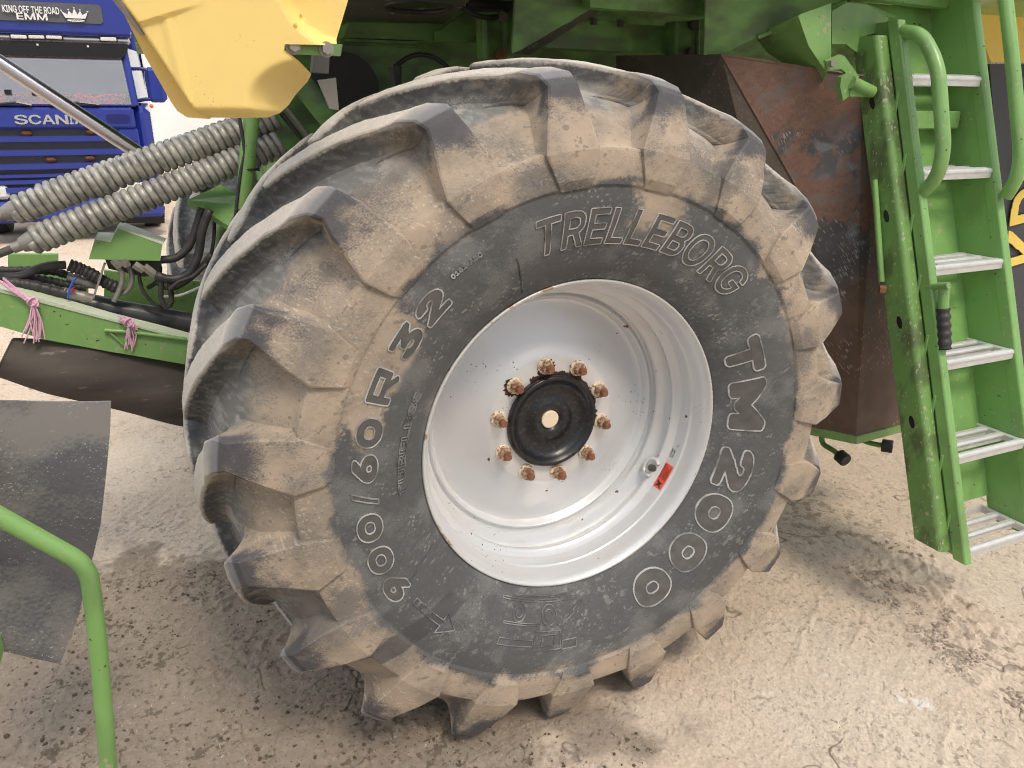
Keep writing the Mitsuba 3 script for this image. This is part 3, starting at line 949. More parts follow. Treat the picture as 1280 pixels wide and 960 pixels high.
def lad(poly, z0, z1, n=1):
    """A rail of the ladder: outline in (x, depth behind the ladder's front), run from z0 to z1 along the slope."""
    m = trimesh.creation.extrude_polygon(poly, z1 - z0, engine='earcut')
    v = np.asarray(m.vertices)
    z = z0 + 0.023 + v[:, 2]
    return trimesh.Trimesh(np.stack([v[:, 0], slope(z) + v[:, 1], z], -1), m.faces, process=False)


def rbox(x0, y0, x1, y1, r):
    return sbox(x0 + r, y0 + r, x1 - r, y1 - r).buffer(r, quad_segs=4)


put(LD + '__stile', lad(rbox(1.330, 0.0, 1.365, 0.050, 0.008).union(sbox(1.352, 0.03, 1.362, 0.185)), 0.275, 1.975), 'green_paint', smooth=40)
put(LD + '__stile', lad(rbox(1.700, 0.0, 1.738, 0.050, 0.008).union(sbox(1.702, 0.03, 1.712, 0.185)), 0.275, 2.25), 'green_paint', smooth=40)
put(LD + '__back_plate', lad(sbox(1.3625, 0.176, 1.7015, 0.182), 0.36, 2.05), 'green_paint')
chan = LineString([(1.288, 0.150), (1.288, 0.055), (1.3275, 0.055)]).buffer(0.0045, cap_style=2, join_style=1)
chan = LineString(round_path([(1.288, 0.155, 0), (1.288, 0.055, 0), (1.328, 0.055, 0)], 0.018, 8)[:, :2]).buffer(0.004, cap_style=2)
cm = lad(chan, 0.300, 1.93)
holes = []
put(LD + '__side_channel', cm, 'grimy_paint', smooth=40)
for z in (1.743, 1.383, 1.043, 0.723):
    o = [(0.105 + 0.011 * math.cos(t), 0.020 * math.sin(t)) for t in np.linspace(0, 2 * np.pi, 20, endpoint=False)]
    c = np.array([1.2835, slope(z), z])
    put(LD + '__slot', prism(Polygon(o), c, (0, 1, 0), (0, 0.3525, 1.0), 0.0008), 'truck_black')
for z in np.arange(0.40, 1.9, 0.19):
    put(LD + '__weld_bead', bevbox((0.006, 0.012, 0.09), 0.003).apply_translation((1.3295, slope(z) + 0.052, z)), 'green_paint')


def step_mesh(z):
    y0, y1, x0, x1 = 0.002, 0.205, 1.3665, 1.699
    m = MB()
    yb = slope(z)
    m.add(tube([(x0, yb + y0 + 0.010, z - 0.012), (x1, yb + y0 + 0.010, z - 0.012)], 0.012, 12))
    m.box((x0, yb + 0.002, z - 0.034), (x1, yb + 0.006, z - 0.012), 0.001)
    m.box((x0, yb + y1 - 0.012, z - 0.030), (x1, yb + y1, z - 0.001), 0.004)
    for xa in (x0, x1 - 0.016):
        m.box((xa, yb + y0 + 0.012, z - 0.028), (xa + 0.016, yb + y1 - 0.008, z - 0.0015), 0.004)
    for yc in (0.068, 0.126):
        m.box((x0 + 0.01, yb + yc, z - 0.018), (x1 - 0.01, yb + yc + 0.026, z - 0.0005), 0.006)
        m.box((x0 + 0.012, yb + yc + 0.004, z - 0.030), (x1 - 0.012, yb + yc + 0.010, z - 0.018))
    for yc in (0.012, 0.0775, 0.1355):
        for k in range(30):
            x = x0 + 0.022 + k * (x1 - x0 - 0.044) / 29
            m.add(bevbox((0.0055, 0.006, 0.005), 0.0015).apply_translation((x, yb + yc, z + 0.0008)))
    return m


for k in range(6):
    put(LD + '__step', step_mesh(0.341 + 0.2980 * k), 'galvanised', smooth=30)
cb = MB().box((1.363, slope(1.683) + 0.10, 1.658), (1.692, slope(1.683) + 0.135, 1.718), 0.004)
put(LD + '__crossbar', cb, 'green_paint')
RAIL = [(1.352, 0.336, 1.964), (1.352, 0.254, 1.948), (1.352, 0.177, 1.856), (1.352, 0.103, 1.606), (1.352, 0.107, 1.515), (1.352, 0.16, 1.455)]
put(LD + '__handrail', tube(round_path(RAIL, 0.085, 10), 0.0225, 14), 'green_paint', smooth=True)
RAIL = [(1.716, 0.306, 2.216), (1.716, 0.201, 1.915), (1.716, 0.095, 1.588), (1.716, 0.088, 1.505), (1.716, 0.116, 1.439)]
put(LD + '__handrail', tube(round_path(RAIL, 0.07, 10), 0.0225, 14), 'green_paint', smooth=True)
put(LD + '__latch_handle', MB().add(tube([(1.34, 0.064, 1.167), (1.34, -0.011, 1.187)], 0.0115, 12)).add(tube([(1.35, 0.012, 1.179), (1.35, -0.003, 1.091)], 0.0165, 12)), 'green_paint', smooth=40)
gp = [(1.35, 0, 1.107), (1.35, -0.033, 0.977)]
gp = np.linspace(gp[0], gp[1], 25)
put(LD + '__grip', tube(gp, 0.0205 + 0.0022 * np.cos(np.arange(25) * 2 * np.pi / 5), 16), 'black_rubber', smooth=True)
put(LD + '__hanger_rod', tube([(1.265, 0.275, 1.498), (1.265, 0.182, 1.169)], 0.010, 10), 'green_paint', smooth=True)
put(LD + '__hanger_rod', hexnut((1.262, 0.171, 1.144), 0.015, 0.02, (0.8, -0.6, 0)), 'stud_rust')


def sheet(pts, thick):
    """A bent plate: fan of triangles over the points, with thickness away from the front (+y side)."""
    p = np.asarray(pts, float)
    n = np.zeros(3)
    for i in range(1, len(p) - 1):
        n += np.cross(p[i] - p[0], p[i + 1] - p[0])
    n /= np.linalg.norm(n)
    if n[1] < 0:
        n = -n
    k = len(p)
    v = np.vstack([p, p + n * thick])
    f = [(0, i, i + 1) for i in range(1, k - 1)] + [(k, k + i + 1, k + i) for i in range(1, k - 1)]
    for i in range(k):
        j = (i + 1) % k
        f += [(i, j + k, j), (i, i + k, j + k)]
    return trimesh.Trimesh(v, np.array(f), process=False)


# hinge brackets that carry the ladder under the platform
put(HV + '__ladder_bracket', MB().add(plate([(0.977, 0.4, 2.003), (1.1, 0.4, 2.042), (1.135, 0.4, 1.848), (1.108, 0.4, 1.848), (1.034, 0.4, 1.918)], 0.010))
    .add(sheet([(0.977, 0.4, 2.003), (1.034, 0.4, 1.918), (1.122, 0.4, 1.843), (1.17, 0.46, 1.812), (1.163, 0.5, 1.813), (1.055, 0.62, 1.917), (0.996, 0.62, 1.968)], 0.008)), 'green_paint')
put(HV + '__ladder_bracket', MB().add(plate([(1.205, 0.44, 2.054), (1.301, 0.44, 2.052), (1.401, 0.44, 2.017), (1.415, 0.44, 1.968), (1.366, 0.44, 1.971), (1.296, 0.44, 1.954), (1.312, 0.44, 1.895), (1.26, 0.44, 1.913), (1.228, 0.44, 1.929), (1.165, 0.44, 1.927), (1.147, 0.44, 2.025)], 0.010))
    .add(plate([(1.289, 0.52, 2.089), (1.527, 0.52, 2.036), (1.556, 0.52, 1.906), (1.501, 0.52, 1.798), (1.416, 0.52, 1.866), (1.353, 0.52, 1.952)], 0.010)), 'green_paint')
put(HV + '__ladder_latch', MB().add(plate([(1.074, 0.36, 1.869), (1.125, 0.36, 1.889), (1.146, 0.36, 1.885), (1.222, 0.36, 1.824), (1.21, 0.36, 1.809), (1.14, 0.36, 1.846), (1.079, 0.36, 1.84)], 0.012))
    .add(plate([(1.139, 0.355, 1.822), (1.177, 0.355, 1.842), (1.19, 0.355, 1.813), (1.185, 0.355, 1.764), (1.16, 0.355, 1.749), (1.138, 0.355, 1.793)], 0.02))
    .add(tube([(1.179, 0.35, 1.806), (1.278, 0.35, 1.777)], 0.020, 16)).box((1.183, 0.35, 1.784), (1.326, 0.37, 1.761), 0.002), 'green_paint', smooth=35)
put(HV + '__bolt', hexnut((1.081, 0.345, 1.861), 0.012, 0.012, (0, 1, 0)), 'dull_steel')
put(HV + '__platform_edge', MB().add(plate([(1.219, 0.46, 2.158), (1.789, 0.46, 2.196), (1.808, 0.46, 2.071), (1.781, 0.46, 2.062), (1.337, 0.46, 2.073), (1.236, 0.46, 2.074)], 0.05)), 'green_paint')
put(HV + '__reflector', plate([(1.686, 0.453, 2.108), (1.738, 0.453, 2.111), (1.744, 0.453, 2.091), (1.691, 0.453, 2.09)], 0.004), 'panel_yellow')

# ------------------------------------------------------------------ rusty housing behind the wheel
A_, B_, C_ = (0.803, 0.55, 1.892), (1.185, 0.5, 1.415), (1.367, 0.491, 0.502)
D_, E_ = (1.46, 0.35, 0.502), (1.278, 0.4, 1.829)
G_, H_ = (1.95, 0.378, 0.502), (1.335, 0.385, 1.883)
hs = trimesh.Trimesh(np.array([A_, B_, C_, D_, E_, G_, H_]), [(0, 1, 4), (1, 3, 4), (1, 2, 3), (3, 5, 6), (3, 6, 4)], process=False)
m2 = hs.copy()
m2.vertices = np.asarray(m2.vertices) + [0.004, 0.008, 0]
m2.faces = m2.faces[:, ::-1]
put(HV + '__side_housing', trimesh.util.concatenate([hs, m2]), 'rusty_plate')
A2, B2, C2 = (0.734, 1.1, 1.92), (0.80, 1.10, 1.20), (1.05, 1.10, 0.502)
put(HV + '__housing_end', sheet([A_, B_, C_, C2, B2, A2], 0.006), 'dirty_wall')
rim_strip = trimesh.util.concatenate([tube([np.add(A_, (-0.002, -0.002, 0.0)), np.add(B_, (-0.002, -0.002, 0.0))], 0.0035, 6), tube([A_, E_, H_], 0.004, 6)])
put(HV + '__housing_edge', rim_strip, 'rusty_plate')
# green base rail with two rubber-capped studs
put(HV + '__base_rail', MB().add(sheet([np.add(C_, (-0.10, 0.145, -0.002)), np.add(D_, (0.002, -0.006, -0.002)), np.add(D_, (0.002, -0.006, -0.036)), np.add(C_, (-0.10, 0.145, -0.036))], 0.012))
    .add(sheet([np.add(D_, (0.002, -0.006, -0.002)), np.add(G_, (0, -0.006, -0.002)), np.add(G_, (0, -0.006, -0.036)), np.add(D_, (0.002, -0.006, -0.036))], 0.012)), 'green_paint')
for p0, p1, p2 in (((1.459, 0.5, 0.402), (1.457, 0.44, 0.398), (1.455, 0.385, 0.385)), ((1.631, 0.45, 0.406), (1.653, 0.42, 0.403), (1.688, 0.37, 0.406))):
    d = (np.array(p2) - p1) / np.linalg.norm(np.array(p2) - p1)
    put(HV + '__stud_arm', tube(round_path([np.add(p0, (-0.01, 0.02, 0.07)), np.add(p0, (0.0, 0.01, 0.0)), p1, np.array(p2) - d * 0.02], 0.02), 0.011, 10), 'dark_green_paint', smooth=True)
    put(HV + '__rubber_stop', tube([np.array(p2) - d * 0.030, np.array(p2) - d * 0.028, np.array(p2) + d * 0.008, np.array(p2) + d * 0.012], [0.024, 0.027, 0.027, 0.024], 20), 'black_plastic', smooth=40)

# ------------------------------------------------------------------ frame above and behind the wheel
def beam(key, px, thick, mat, **k):
    return put(HV + '__' + key, plate(px, thick), mat)


beam('frame_beam', [(-0.252, 1.28, 2.013), (0.105, 1.28, 2.022), (0.103, 1.28, 1.965), (-0.273, 1.28, 1.963)], 0.12, 'dark_green_paint')
put(HV + '__frame_beam', MB().add(plate([(-0.283, 1.3, 1.962), (0.004, 1.3, 1.961), (0.003, 1.3, 1.795), (-0.21, 1.3, 1.757), (-0.296, 1.3, 1.775)], 0.03)).add(tube([(-0.271, 1.295, 1.946), (-0.005, 1.295, 1.944)], 0.006, 8)), 'dark_green_paint')
beam('frame_beam', [(0.055, 1.2, 1.992), (0.182, 1.2, 2.071), (0.232, 1.2, 2.063), (0.224, 1.2, 1.958), (0.053, 1.2, 1.958)], 0.06, 'dark_green_paint')
put(HV + '__frame_bracket', MB().add(plate([(0.144, 1.02, 2.029), (0.285, 1.02, 2.048), (0.267, 1.02, 1.891), (0.148, 1.02, 1.888)], 0.05)).add(tube([(0.157, 1.015, 2.029), (0.158, 1.015, 1.888)], 0.012, 8)).add(tube([(0.234, 1.015, 2.038), (0.228, 1.015, 1.89)], 0.012, 8)), 'dark_green_paint', smooth=40)
put(HV + '__bolt', hexnut((0.216, 1, 2.023), 0.018, 0.02, (0, 1, 0)), 'dull_steel')
put(HV + '__bolt', hexnut((0.209, 1, 1.904), 0.020, 0.02, (0, 1, 0)), 'stud_rust')
beam('diagonal_brace', [(0.179, 0.8, 2.118), (0.603, 0.8, 2.144), (0.468, 0.8, 2.046), (0.194, 0.8, 1.903), (0.163, 0.8, 1.892)], 0.012, 'dark_green_paint')
put(HV + '__brace_flange', sheet([(0.468, 0.8, 2.046), (0.194, 0.8, 1.903), (0.163, 0.8, 1.892), (0.273, 0.9, 1.897), (0.526, 0.9, 2.037), (0.666, 0.9, 2.137), (0.603, 0.8, 2.144)], 0.006), 'grimy_green')
beam('frame_beam', [(0.32, 1, 1.928), (0.476, 1, 2.027), (0.733, 1, 2.028), (0.739, 1, 1.927), (0.32, 1, 1.933)], 0.08, 'dark_green_paint')
beam('frame_beam', [(0.739, 1.02, 2.024), (0.939, 1.02, 2.024), (0.947, 1.02, 1.926), (0.744, 1.02, 1.929)], 0.08, 'dark_green_paint')
beam('frame_beam', [(1.277, 1.9, 2.208), (1.777, 1.9, 2.21), (1.785, 1.9, 2.136), (1.282, 1.9, 2.119)], 0.02, 'green_paint')
put(HV + '__frame_bracket', MB().add(plate([(0.895, 0.97, 2.034), (1.044, 0.97, 2.049), (1.056, 0.97, 1.923), (0.905, 0.97, 1.919)], 0.05)).add(tube([(0.903, 0.965, 2.031), (0.912, 0.965, 1.919)], 0.008, 8)).add(tube([(1.004, 0.965, 2.041), (1.015, 0.965, 1.922)], 0.008, 8)), 'dark_green_paint', smooth=40)
put(HV + '__bolt', hexnut((0.976, 0.955, 2.025), 0.017, 0.02, (0, 1, 0)), 'dark_steel')
put(HV + '__bolt', hexnut((0.973, 0.955, 1.931), 0.017, 0.02, (0, 1, 0)), 'dark_steel')
beam('flange_plate', [(0.521, 0.97, 2.044), (0.713, 0.97, 2.048), (0.714, 0.97, 2.029), (0.534, 0.97, 2.024)], 0.10, 'dark_green_paint')
for q in ((0.552, 0.96, 2.019), (0.664, 0.96, 2.016)):
    put(HV + '__bolt', hexnut(q, 0.014, 0.02, (0, 0, 1)), 'dark_steel')
beam('cross_member', [(0.39, 0.72, 2.12), (0.869, 0.72, 2.15), (0.855, 0.72, 2.026), (0.556, 0.72, 2.029), (0.403, 0.72, 2.031)], 0.05, 'dark_green_paint')
put(HV + '__platform_side', sheet([(0.742, 0.58, 2.122), (1.365, 0.5, 2.15), (1.258, 0.5, 2.066), (0.953, 0.56, 1.951), (0.846, 0.6, 1.897), (0.786, 0.62, 1.894)], 0.01), 'dark_green_paint')
put(HV + '__platform_side', tube([(1.253, 0.495, 2.063), (0.949, 0.555, 1.948)], 0.007, 8), 'green_paint', smooth=True)
# underside plate with an oval opening
u0 = Polygon([(-0.60, 0.30), (-0.069, 0.487), (0.095, 1.275), (-0.60, 1.275)])
hole = affinity.rotate(affinity.scale(Point(0, 0).buffer(1.0), 0.10, 0.135), -20)
hole = affinity.translate(hole, -0.13, 0.86)
put(HV + '__underside_plate', prism(u0.difference(hole), (0, 0, 2.022), (1, 0, 0), (0, 1, 0), 0.012), 'grimy_green')
ring = hole.exterior.coords
put(HV + '__opening_lip', tube([(x, y, 2.022) for x, y in ring], 0.007, 8, caps=False), 'black_rubber', smooth=True)
put(HV + '__opening_fitting', MB().box((-0.19, 0.83, 2.045), (-0.15, 0.89, 2.10), 0.005).add(tube([(-0.16, 0.84, 2.05), (-0.11, 0.80, 2.04), (-0.07, 0.84, 2.05)], 0.012, 8)).add(tube([(-0.14, 0.95, 2.06), (-0.08, 0.90, 2.05), (-0.05, 0.83, 2.06)], 0.007, 8)), 'dark_steel')
put(HV + '__roller_end', MB().add(cyl((-0.29, 1.26, 1.791), (-0.237, 1.5, 1.798), 0.125, 40)), 'black_plastic', smooth=40)
put(HV + '__hose', tube([(0.061, 1, 2.048), (0.104, 1, 2.028), (0.15, 1, 2.018), (0.207, 1, 2.025), (0.252, 1, 2.057), (0.264, 1, 2.092)], 0.008, 8, res=0.02), 'black_rubber', smooth=True)
put(HV + '__hose', tube([(0.128, 1.1, 2.067), (0.321, 1.1, 2.069)], 0.020, 10), 'black_rubber', smooth=True)
put(HV + '__hose', tube([(-0.146, 1.1, 1.86), (-0.102, 1.1, 1.889), (-0.052, 1.1, 1.903), (0.005, 1.1, 1.892), (0.049, 1.1, 1.864)], 0.008, 8, res=0.02), 'black_rubber', smooth=True)
put(HV + '__funnel', MB().add(tube([(-0.143, 1.1, 1.862), (-0.138, 1.1, 1.788)], [0.024, 0.013], 12)), 'black_rubber', smooth=True)
# dark machine body between the wheels: closes the view under the platform
put(HV + '__feed_housing', MB().box((-0.30, 1.42, 0.50), (2.4, 2.20, 2.45)), 'dark_green_paint')
put(HV + '__feed_housing', MB().box((-0.52, 1.50, 1.42), (-0.30, 2.20, 2.45)).box((-0.95, 1.60, 1.95), (-0.52, 2.2, 2.45)), 'dark_green_paint')
put(HV + '__axle', cyl((0, 0.30, ZC), (0, 2.80, ZC), 0.16, 24), 'dark_green_paint', smooth=40)
# platform deck, cab and engine body above the picture
put(HV + '__deck', MB().box((-0.62, 0.30, 2.13), (3.4, 2.80, 2.19), 0.01), 'green_paint')
put(HV + '__body', MB().box((0.9, 0.45, 2.2), (4.2, 2.65, 3.3), 0.10), 'yellow_paint')
put(HV + '__cab', MB().box((-0.95, 0.75, 2.2), (0.75, 2.35, 3.6), 0.12), 'panel_black')
put(HV + '__rear_panel', plate([(2.649, 0.95, 1.932), (3.761, 0.95, 1.959), (5.244, 0.95, -1.378), (3.754, 0.95, -0.211), (3.158, 0.95, 0.779), (3.006, 0.95, 1.097)], 0.03), 'panel_black')
put(HV + '__rear_panel', plate([(2.06, 0.94, 2.431), (3.481, 0.94, 2.548), (3.742, 0.94, 1.962), (2.645, 0.94, 1.935), (2.589, 0.94, 1.994), (2.193, 0.94, 2.09)], 0.04), 'panel_yellow')
lt = fit(glyphs('KRONE'), 0, 1.10, 0, 0.34)
RPX = (2.987, 0.935, 1.051)
put(HV + '__panel_letter', prism(MultiPolygon(polys(lt)), np.add(RPX, (0.0, 0, -0.12)), (-0.10, 0, 0.995), (0.995, 0, 0.10), -0.004) if False else
    trimesh.util.concatenate([prism(g, np.add(RPX, (0.385, 0, -0.06)), (-0.13, 0, 0.99), (-0.99, 0, -0.13), -0.004) for g in polys(lt)]), 'panel_yellow')
put(HV + '__rear_wheel', MB().add(xf(lathe([(0.0, 0.2), (-0.02, 0.40), (0.05, 0.68), (0.30, 0.70), (0.50, 0.4)], 48, (0, 0, 0)), None, (4.3, 1.0, 0.70))), 'black_rubber', smooth=40)

# yellow front panels: pressed skin with two recessed lobes, and the inner return
YP = [(-0.958, -0, 1.914), (-0.954, 0, 1.897), (-0.93, 0, 1.858), (-0.859, 0, 1.719), (-0.848, 0, 1.706), (-0.83, 0, 1.699)] + [(-0.772, 0.02, 1.698)] + [(-0.713, 0.065, 1.699)] + [(-0.686, 0.09, 1.707)] + [(-0.659, 0.115, 1.726)] + [(-0.625, 0.1, 1.769)] + [(-0.62, 0.09, 1.783)] + [(-0.672, 0.014, 1.819)] + [(-0.678, 0, 1.824), (-0.676, 0, 1.834), (-0.569, 0, 1.835), (-0.563, 0, 1.844), (-0.532, 0, 1.922), (-0.524, 0, 1.942)]
yp = Polygon([(p[0], p[2]) for p in YP])
yx0, yz0, yx1, yz1 = yp.bounds
yp = yp.union(sbox(yx0 + 0.002, yz1 - 0.004, yx1 - 0.002, yz1 + 0.35)).buffer(-0.004).buffer(0.004)
ym = trimesh.creation.extrude_polygon(yp, 0.01, engine='earcut')
top = ym.faces[(np.asarray(ym.vertices)[ym.faces][:, :, 2] > 0.009).all(1)]
yv, yf = trimesh.remesh.subdivide_to_size(np.asarray(ym.vertices), top, 0.009)
yv, yi = np.unique(np.round(yv, 6), axis=0, return_inverse=True)
yf = yi.reshape(-1)[yf]
SEAM = ((-0.93, 0, 1.858), (-0.83, 0, 1.893))


def sstep(a, b, x):
    t = np.clip((x - a) / (b - a), 0, 1)
    return t * t * (3 - 2 * t)


def lobe(x, z, c, rx, rz, e):
    return np.sqrt(((x - c[0]) / rx) ** 2 + ((z - c[2]) / rz) ** 2 + 1e-9)


def skin(x, z):
    LO, UP = (-0.625, 0, 1.728), (-0.538, 0, 1.933)
    q = 1 - lobe(x, z, LO, 0.135, 0.085, 0)
    a = 0.03 * np.log1p(np.exp(np.clip((q - 0.06) / 0.03, -40, 40)))
    b = sstep(1.0, 0.70, lobe(x, z, UP, 0.145, 0.115, 0))
    y = 0.17 * a + 0.070 * b
    # bottom edge rolls under
    zb = 1.700 + 0.0 * x
    y = y + 0.030 * sstep(0.024, -0.004, z - zb) ** 2
    # crease and narrow ribs of the pressing
    sx0, sz0, sx1, sz1 = SEAM[0][0], SEAM[0][2], SEAM[1][0], SEAM[1][2]
    t = (x - sx0) / (sx1 - sx0)
    d = z - (sz0 + (sz1 - sz0) * t)
    y = y - 0.010 * sstep(-0.006, 0.004, d) * sstep(1.25, 0.3, t)
    for q0, q1 in (((-0.888, 0, 1.874), (-0.87, 0, 1.729)), ((-0.88, 0, 1.874), (-0.863, 0, 1.729))):
        t = (z - q0[2]) / (q1[2] - q0[2])
        d = x - (q0[0] + (q1[0] - q0[0]) * t)
        y = y - 0.0040 * np.exp(-(d / 0.0045) ** 2) * ((t > 0) & (t < 1.05))
    return y


front = np.stack([yv[:, 0], skin(yv[:, 0], yv[:, 1]), yv[:, 1]], -1)
back = front + [0, 0.006, 0]
e = trimesh.Trimesh(front, yf, process=False)
eu = e.edges_sorted[trimesh.grouping.group_rows(e.edges_sorted, require_count=1)]
side = np.vstack([np.stack([eu[:, 0], eu[:, 1], eu[:, 1] + len(front)], 1), np.stack([eu[:, 0], eu[:, 1] + len(front), eu[:, 0] + len(front)], 1)])
fl = np.asarray(yf)[:, ::-1]
put(HV + '__front_panel', trimesh.Trimesh(np.vstack([front, back]), np.vstack([fl, np.asarray(yf) + len(front), side]), process=False), 'yellow_paint', smooth=50)
put(HV + '__panel_return', MB().add(sheet([(-0.968, 0.06, 1.922), (-0.928, 0.06, 1.809), (-0.893, 0.06, 1.727), (-0.884, 0.06, 1.711), (-0.868, 0.06, 1.699), (-0.827, 0.06, 1.696), (-0.826, 0.035, 1.709), (-0.857, 0.012, 1.726), (-0.928, 0.012, 1.863), (-0.955, 0.012, 1.916)], 0.006)), 'yellow_paint', smooth=30)
put(HV + '__panel_seal', sheet([(-0.965, 0.02, 1.911), (-0.934, 0.02, 1.869), (-0.925, 0.02, 1.842), (-0.93, 0.05, 1.844), (-0.969, 0.05, 1.902), (-0.98, 0.05, 1.92)], 0.004), 'dull_steel')
put(HV + '__panel_bracket', plate([(-0.672, 0.02, 1.841), (-0.559, 0.02, 1.839), (-0.564, 0.02, 1.817), (-0.668, 0.02, 1.818)], 0.012), 'dark_green_paint')
for q in ((-0.657, 0.016, 1.831), (-0.593, 0.016, 1.828)):
    put(HV + '__bolt', MB().add(hexnut(q, 0.0105, 0.026, (0, -1, 0))).add(tube([np.add(q, (0, 0.006, 0)), np.add(q, (0, -0.002, 0))], 0.0150, 20)), 'dull_steel')
put(HV + '__panel_clamp', MB().add(plate([(-0.566, 0.3, 1.838), (-0.529, 0.3, 1.837), (-0.534, 0.3, 1.797), (-0.573, 0.3, 1.799)], 0.03)), 'dark_steel')
put(HV + '__panel_clamp', MB().add(plate([(-0.514, 0.55, 1.792), (-0.465, 0.55, 1.799), (-0.463, 0.55, 1.716), (-0.488, 0.55, 1.72)], 0.01)), 'dull_steel')
put(HV + '__support_tube', tube([(-0.589, 0.86, 1.907), (-0.399, 0.86, 1.654)], 0.034, 16), 'dark_green_paint', smooth=True)
put(HV + '__support_tube', tube([(-0.555, 0.95, 1.742), (-0.467, 0.95, 1.622)], 0.010, 10), 'dull_steel', smooth=True)
put(HV + '__support_tube', tube([(-0.575, 0.97, 1.737), (-0.487, 0.97, 1.611)], 0.008, 10), 'dark_steel', smooth=True)
put(HV + '__support_tube', tube([(-0.648, 0.85, 1.757), (-0.672, 0.85, 1.645), (-0.713, 0.85, 1.432)], 0.0235, 16), 'green_paint', smooth=True)
put(HV + '__cable_tie', tube([np.add((-0.679, 0.85, 1.546), (0.0245 * math.cos(t), 0.0245 * math.sin(t), 0.001 * t)) for t in np.linspace(0, 6.28, 20)], 0.003, 6), 'black_plastic')
put(HV + '__cable', tube([(-0.697, 0.835, 1.713), (-0.694, 0.835, 1.657), (-0.692, 0.835, 1.6), (-0.709, 0.835, 1.543), (-0.726, 0.835, 1.474), (-0.741, 0.835, 1.404)], 0.0055, 8, res=0.03), 'black_rubber', smooth=True)

# ------------------------------------------------------------------ lift springs and rods in front of the axle
def coil(p0, p1, R, w, pitch, n=14):
    p0, p1 = np.array(p0, float), np.array(p1, float)
    L = np.linalg.norm(p1 - p0)
    a = (p1 - p0) / L
    u = np.cross(a, (0, 0, 1)); u /= np.linalg.norm(u)
    v = np.cross(a, u)
    k = int(L / pitch * n)
    t = np.linspace(0, L / pitch * 2 * np.pi, k)
    r = np.full(k, R)
    r[:n] = np.linspace(R * 0.9, R, n)
    pts = p0 + np.outer(t / (2 * np.pi) * pitch, a) + r[:, None] * (np.cos(t)[:, None] * u + np.sin(t)[:, None] * v)
    return tube(pts, w, 8)


SPR = (((-1.328, 0.97, 1.445), (-0.574, 0.97, 1.695)), ((-1.296, 0.94, 1.36), (-0.573, 0.94, 1.618)), ((-1.286, 1.16, 1.46), (-0.574, 1.16, 1.694)))
for i, (a, b) in enumerate(SPR):
    put(HV + '__lift_spring', coil(a, b, 0.0325, 0.0114, 0.0224), 'spring_steel', smooth=True)
    d = (np.array(b) - a) / np.linalg.norm(np.array(b) - a)
    a = np.array(a)
    if i < 2:
        put(HV + '__spring_end', tube([a + d * 0.03, a + d * 0.0, a - d * 0.03, a - d * 0.032, a - d * 0.055], [0.030, 0.029, 0.021, 0.015, 0.015], 18), 'dull_steel', smooth=40)
        put(HV + '__spring_rod', tube([a - d * 0.04, a - d * 0.35], 0.0115, 12), 'dark_steel', smooth=True)
    put(HV + '__spring_core', tube([a + d * 0.03, np.array(b)], 0.018, 10), 'dark_steel', smooth=True)
put(HV + '__lift_cylinder', MB().add(tube([(-1.501, 1.35, 1.984), (-0.955, 1.35, 1.556)], 0.0235, 24)), 'chrome', smooth=True)
put(HV + '__cylinder_lug', plate([(-0.965, 1.3, 1.587), (-0.94, 1.3, 1.623), (-0.92, 1.3, 1.592), (-0.924, 1.3, 1.56), (-0.969, 1.3, 1.561)], 0.02), 'dark_green_paint')
# green box for the valve block, its lid, and the arm behind
put(HV + '__valve_cover', MB().add(plate([(-1.162, 0.96, 1.294), (-1.135, 0.96, 1.355), (-1.093, 0.96, 1.345), (-1.069, 0.96, 1.383), (-0.953, 0.96, 1.327), (-0.967, 0.96, 1.275)], 0.15)), 'green_paint')
put(HV + '__valve_cover_lid', MB().add(sheet([(-1.068, 0.958, 1.385), (-0.952, 0.958, 1.328), (-0.94, 1.1, 1.324), (-1.054, 1.1, 1.381)], 0.004)).add(sheet([(-1.134, 0.958, 1.355), (-1.093, 0.958, 1.345), (-1.089, 1.1, 1.351), (-1.127, 1.1, 1.355)], 0.004)), 'chalky_green')  # lid takes the painted glare colour too
put(HV + '__lower_arm', MB().add(sheet([(-0.863, 1.05, 1.448), (-0.748, 1.18, 1.482), (-0.696, 1.1, 1.452), (-0.71, 0.98, 1.433), (-0.755, 0.96, 1.372)], 0.02)), 'green_paint')
put(HV + '__frame_post', tube([(-0.724, 1.3, 1.447), (-0.775, 1.3, 1.15)], 0.030, 12), 'dark_green_paint', smooth=True)
put(HV + '__front_frame', MB().add(plate([(-1.446, 1.45, 1.252), (-1.298, 1.45, 1.242), (-1.306, 1.45, 1.191), (-1.22, 1.45, 1.138), (-1.229, 1.45, 1.081), (-1.468, 1.45, 1.131)], 0.03)).add(plate([(-1.151, 1.3, 1.2), (-0.85, 1.3, 1.136), (-0.883, 1.3, 0.874), (-1.187, 1.3, 0.97)], 0.02)), 'green_paint')
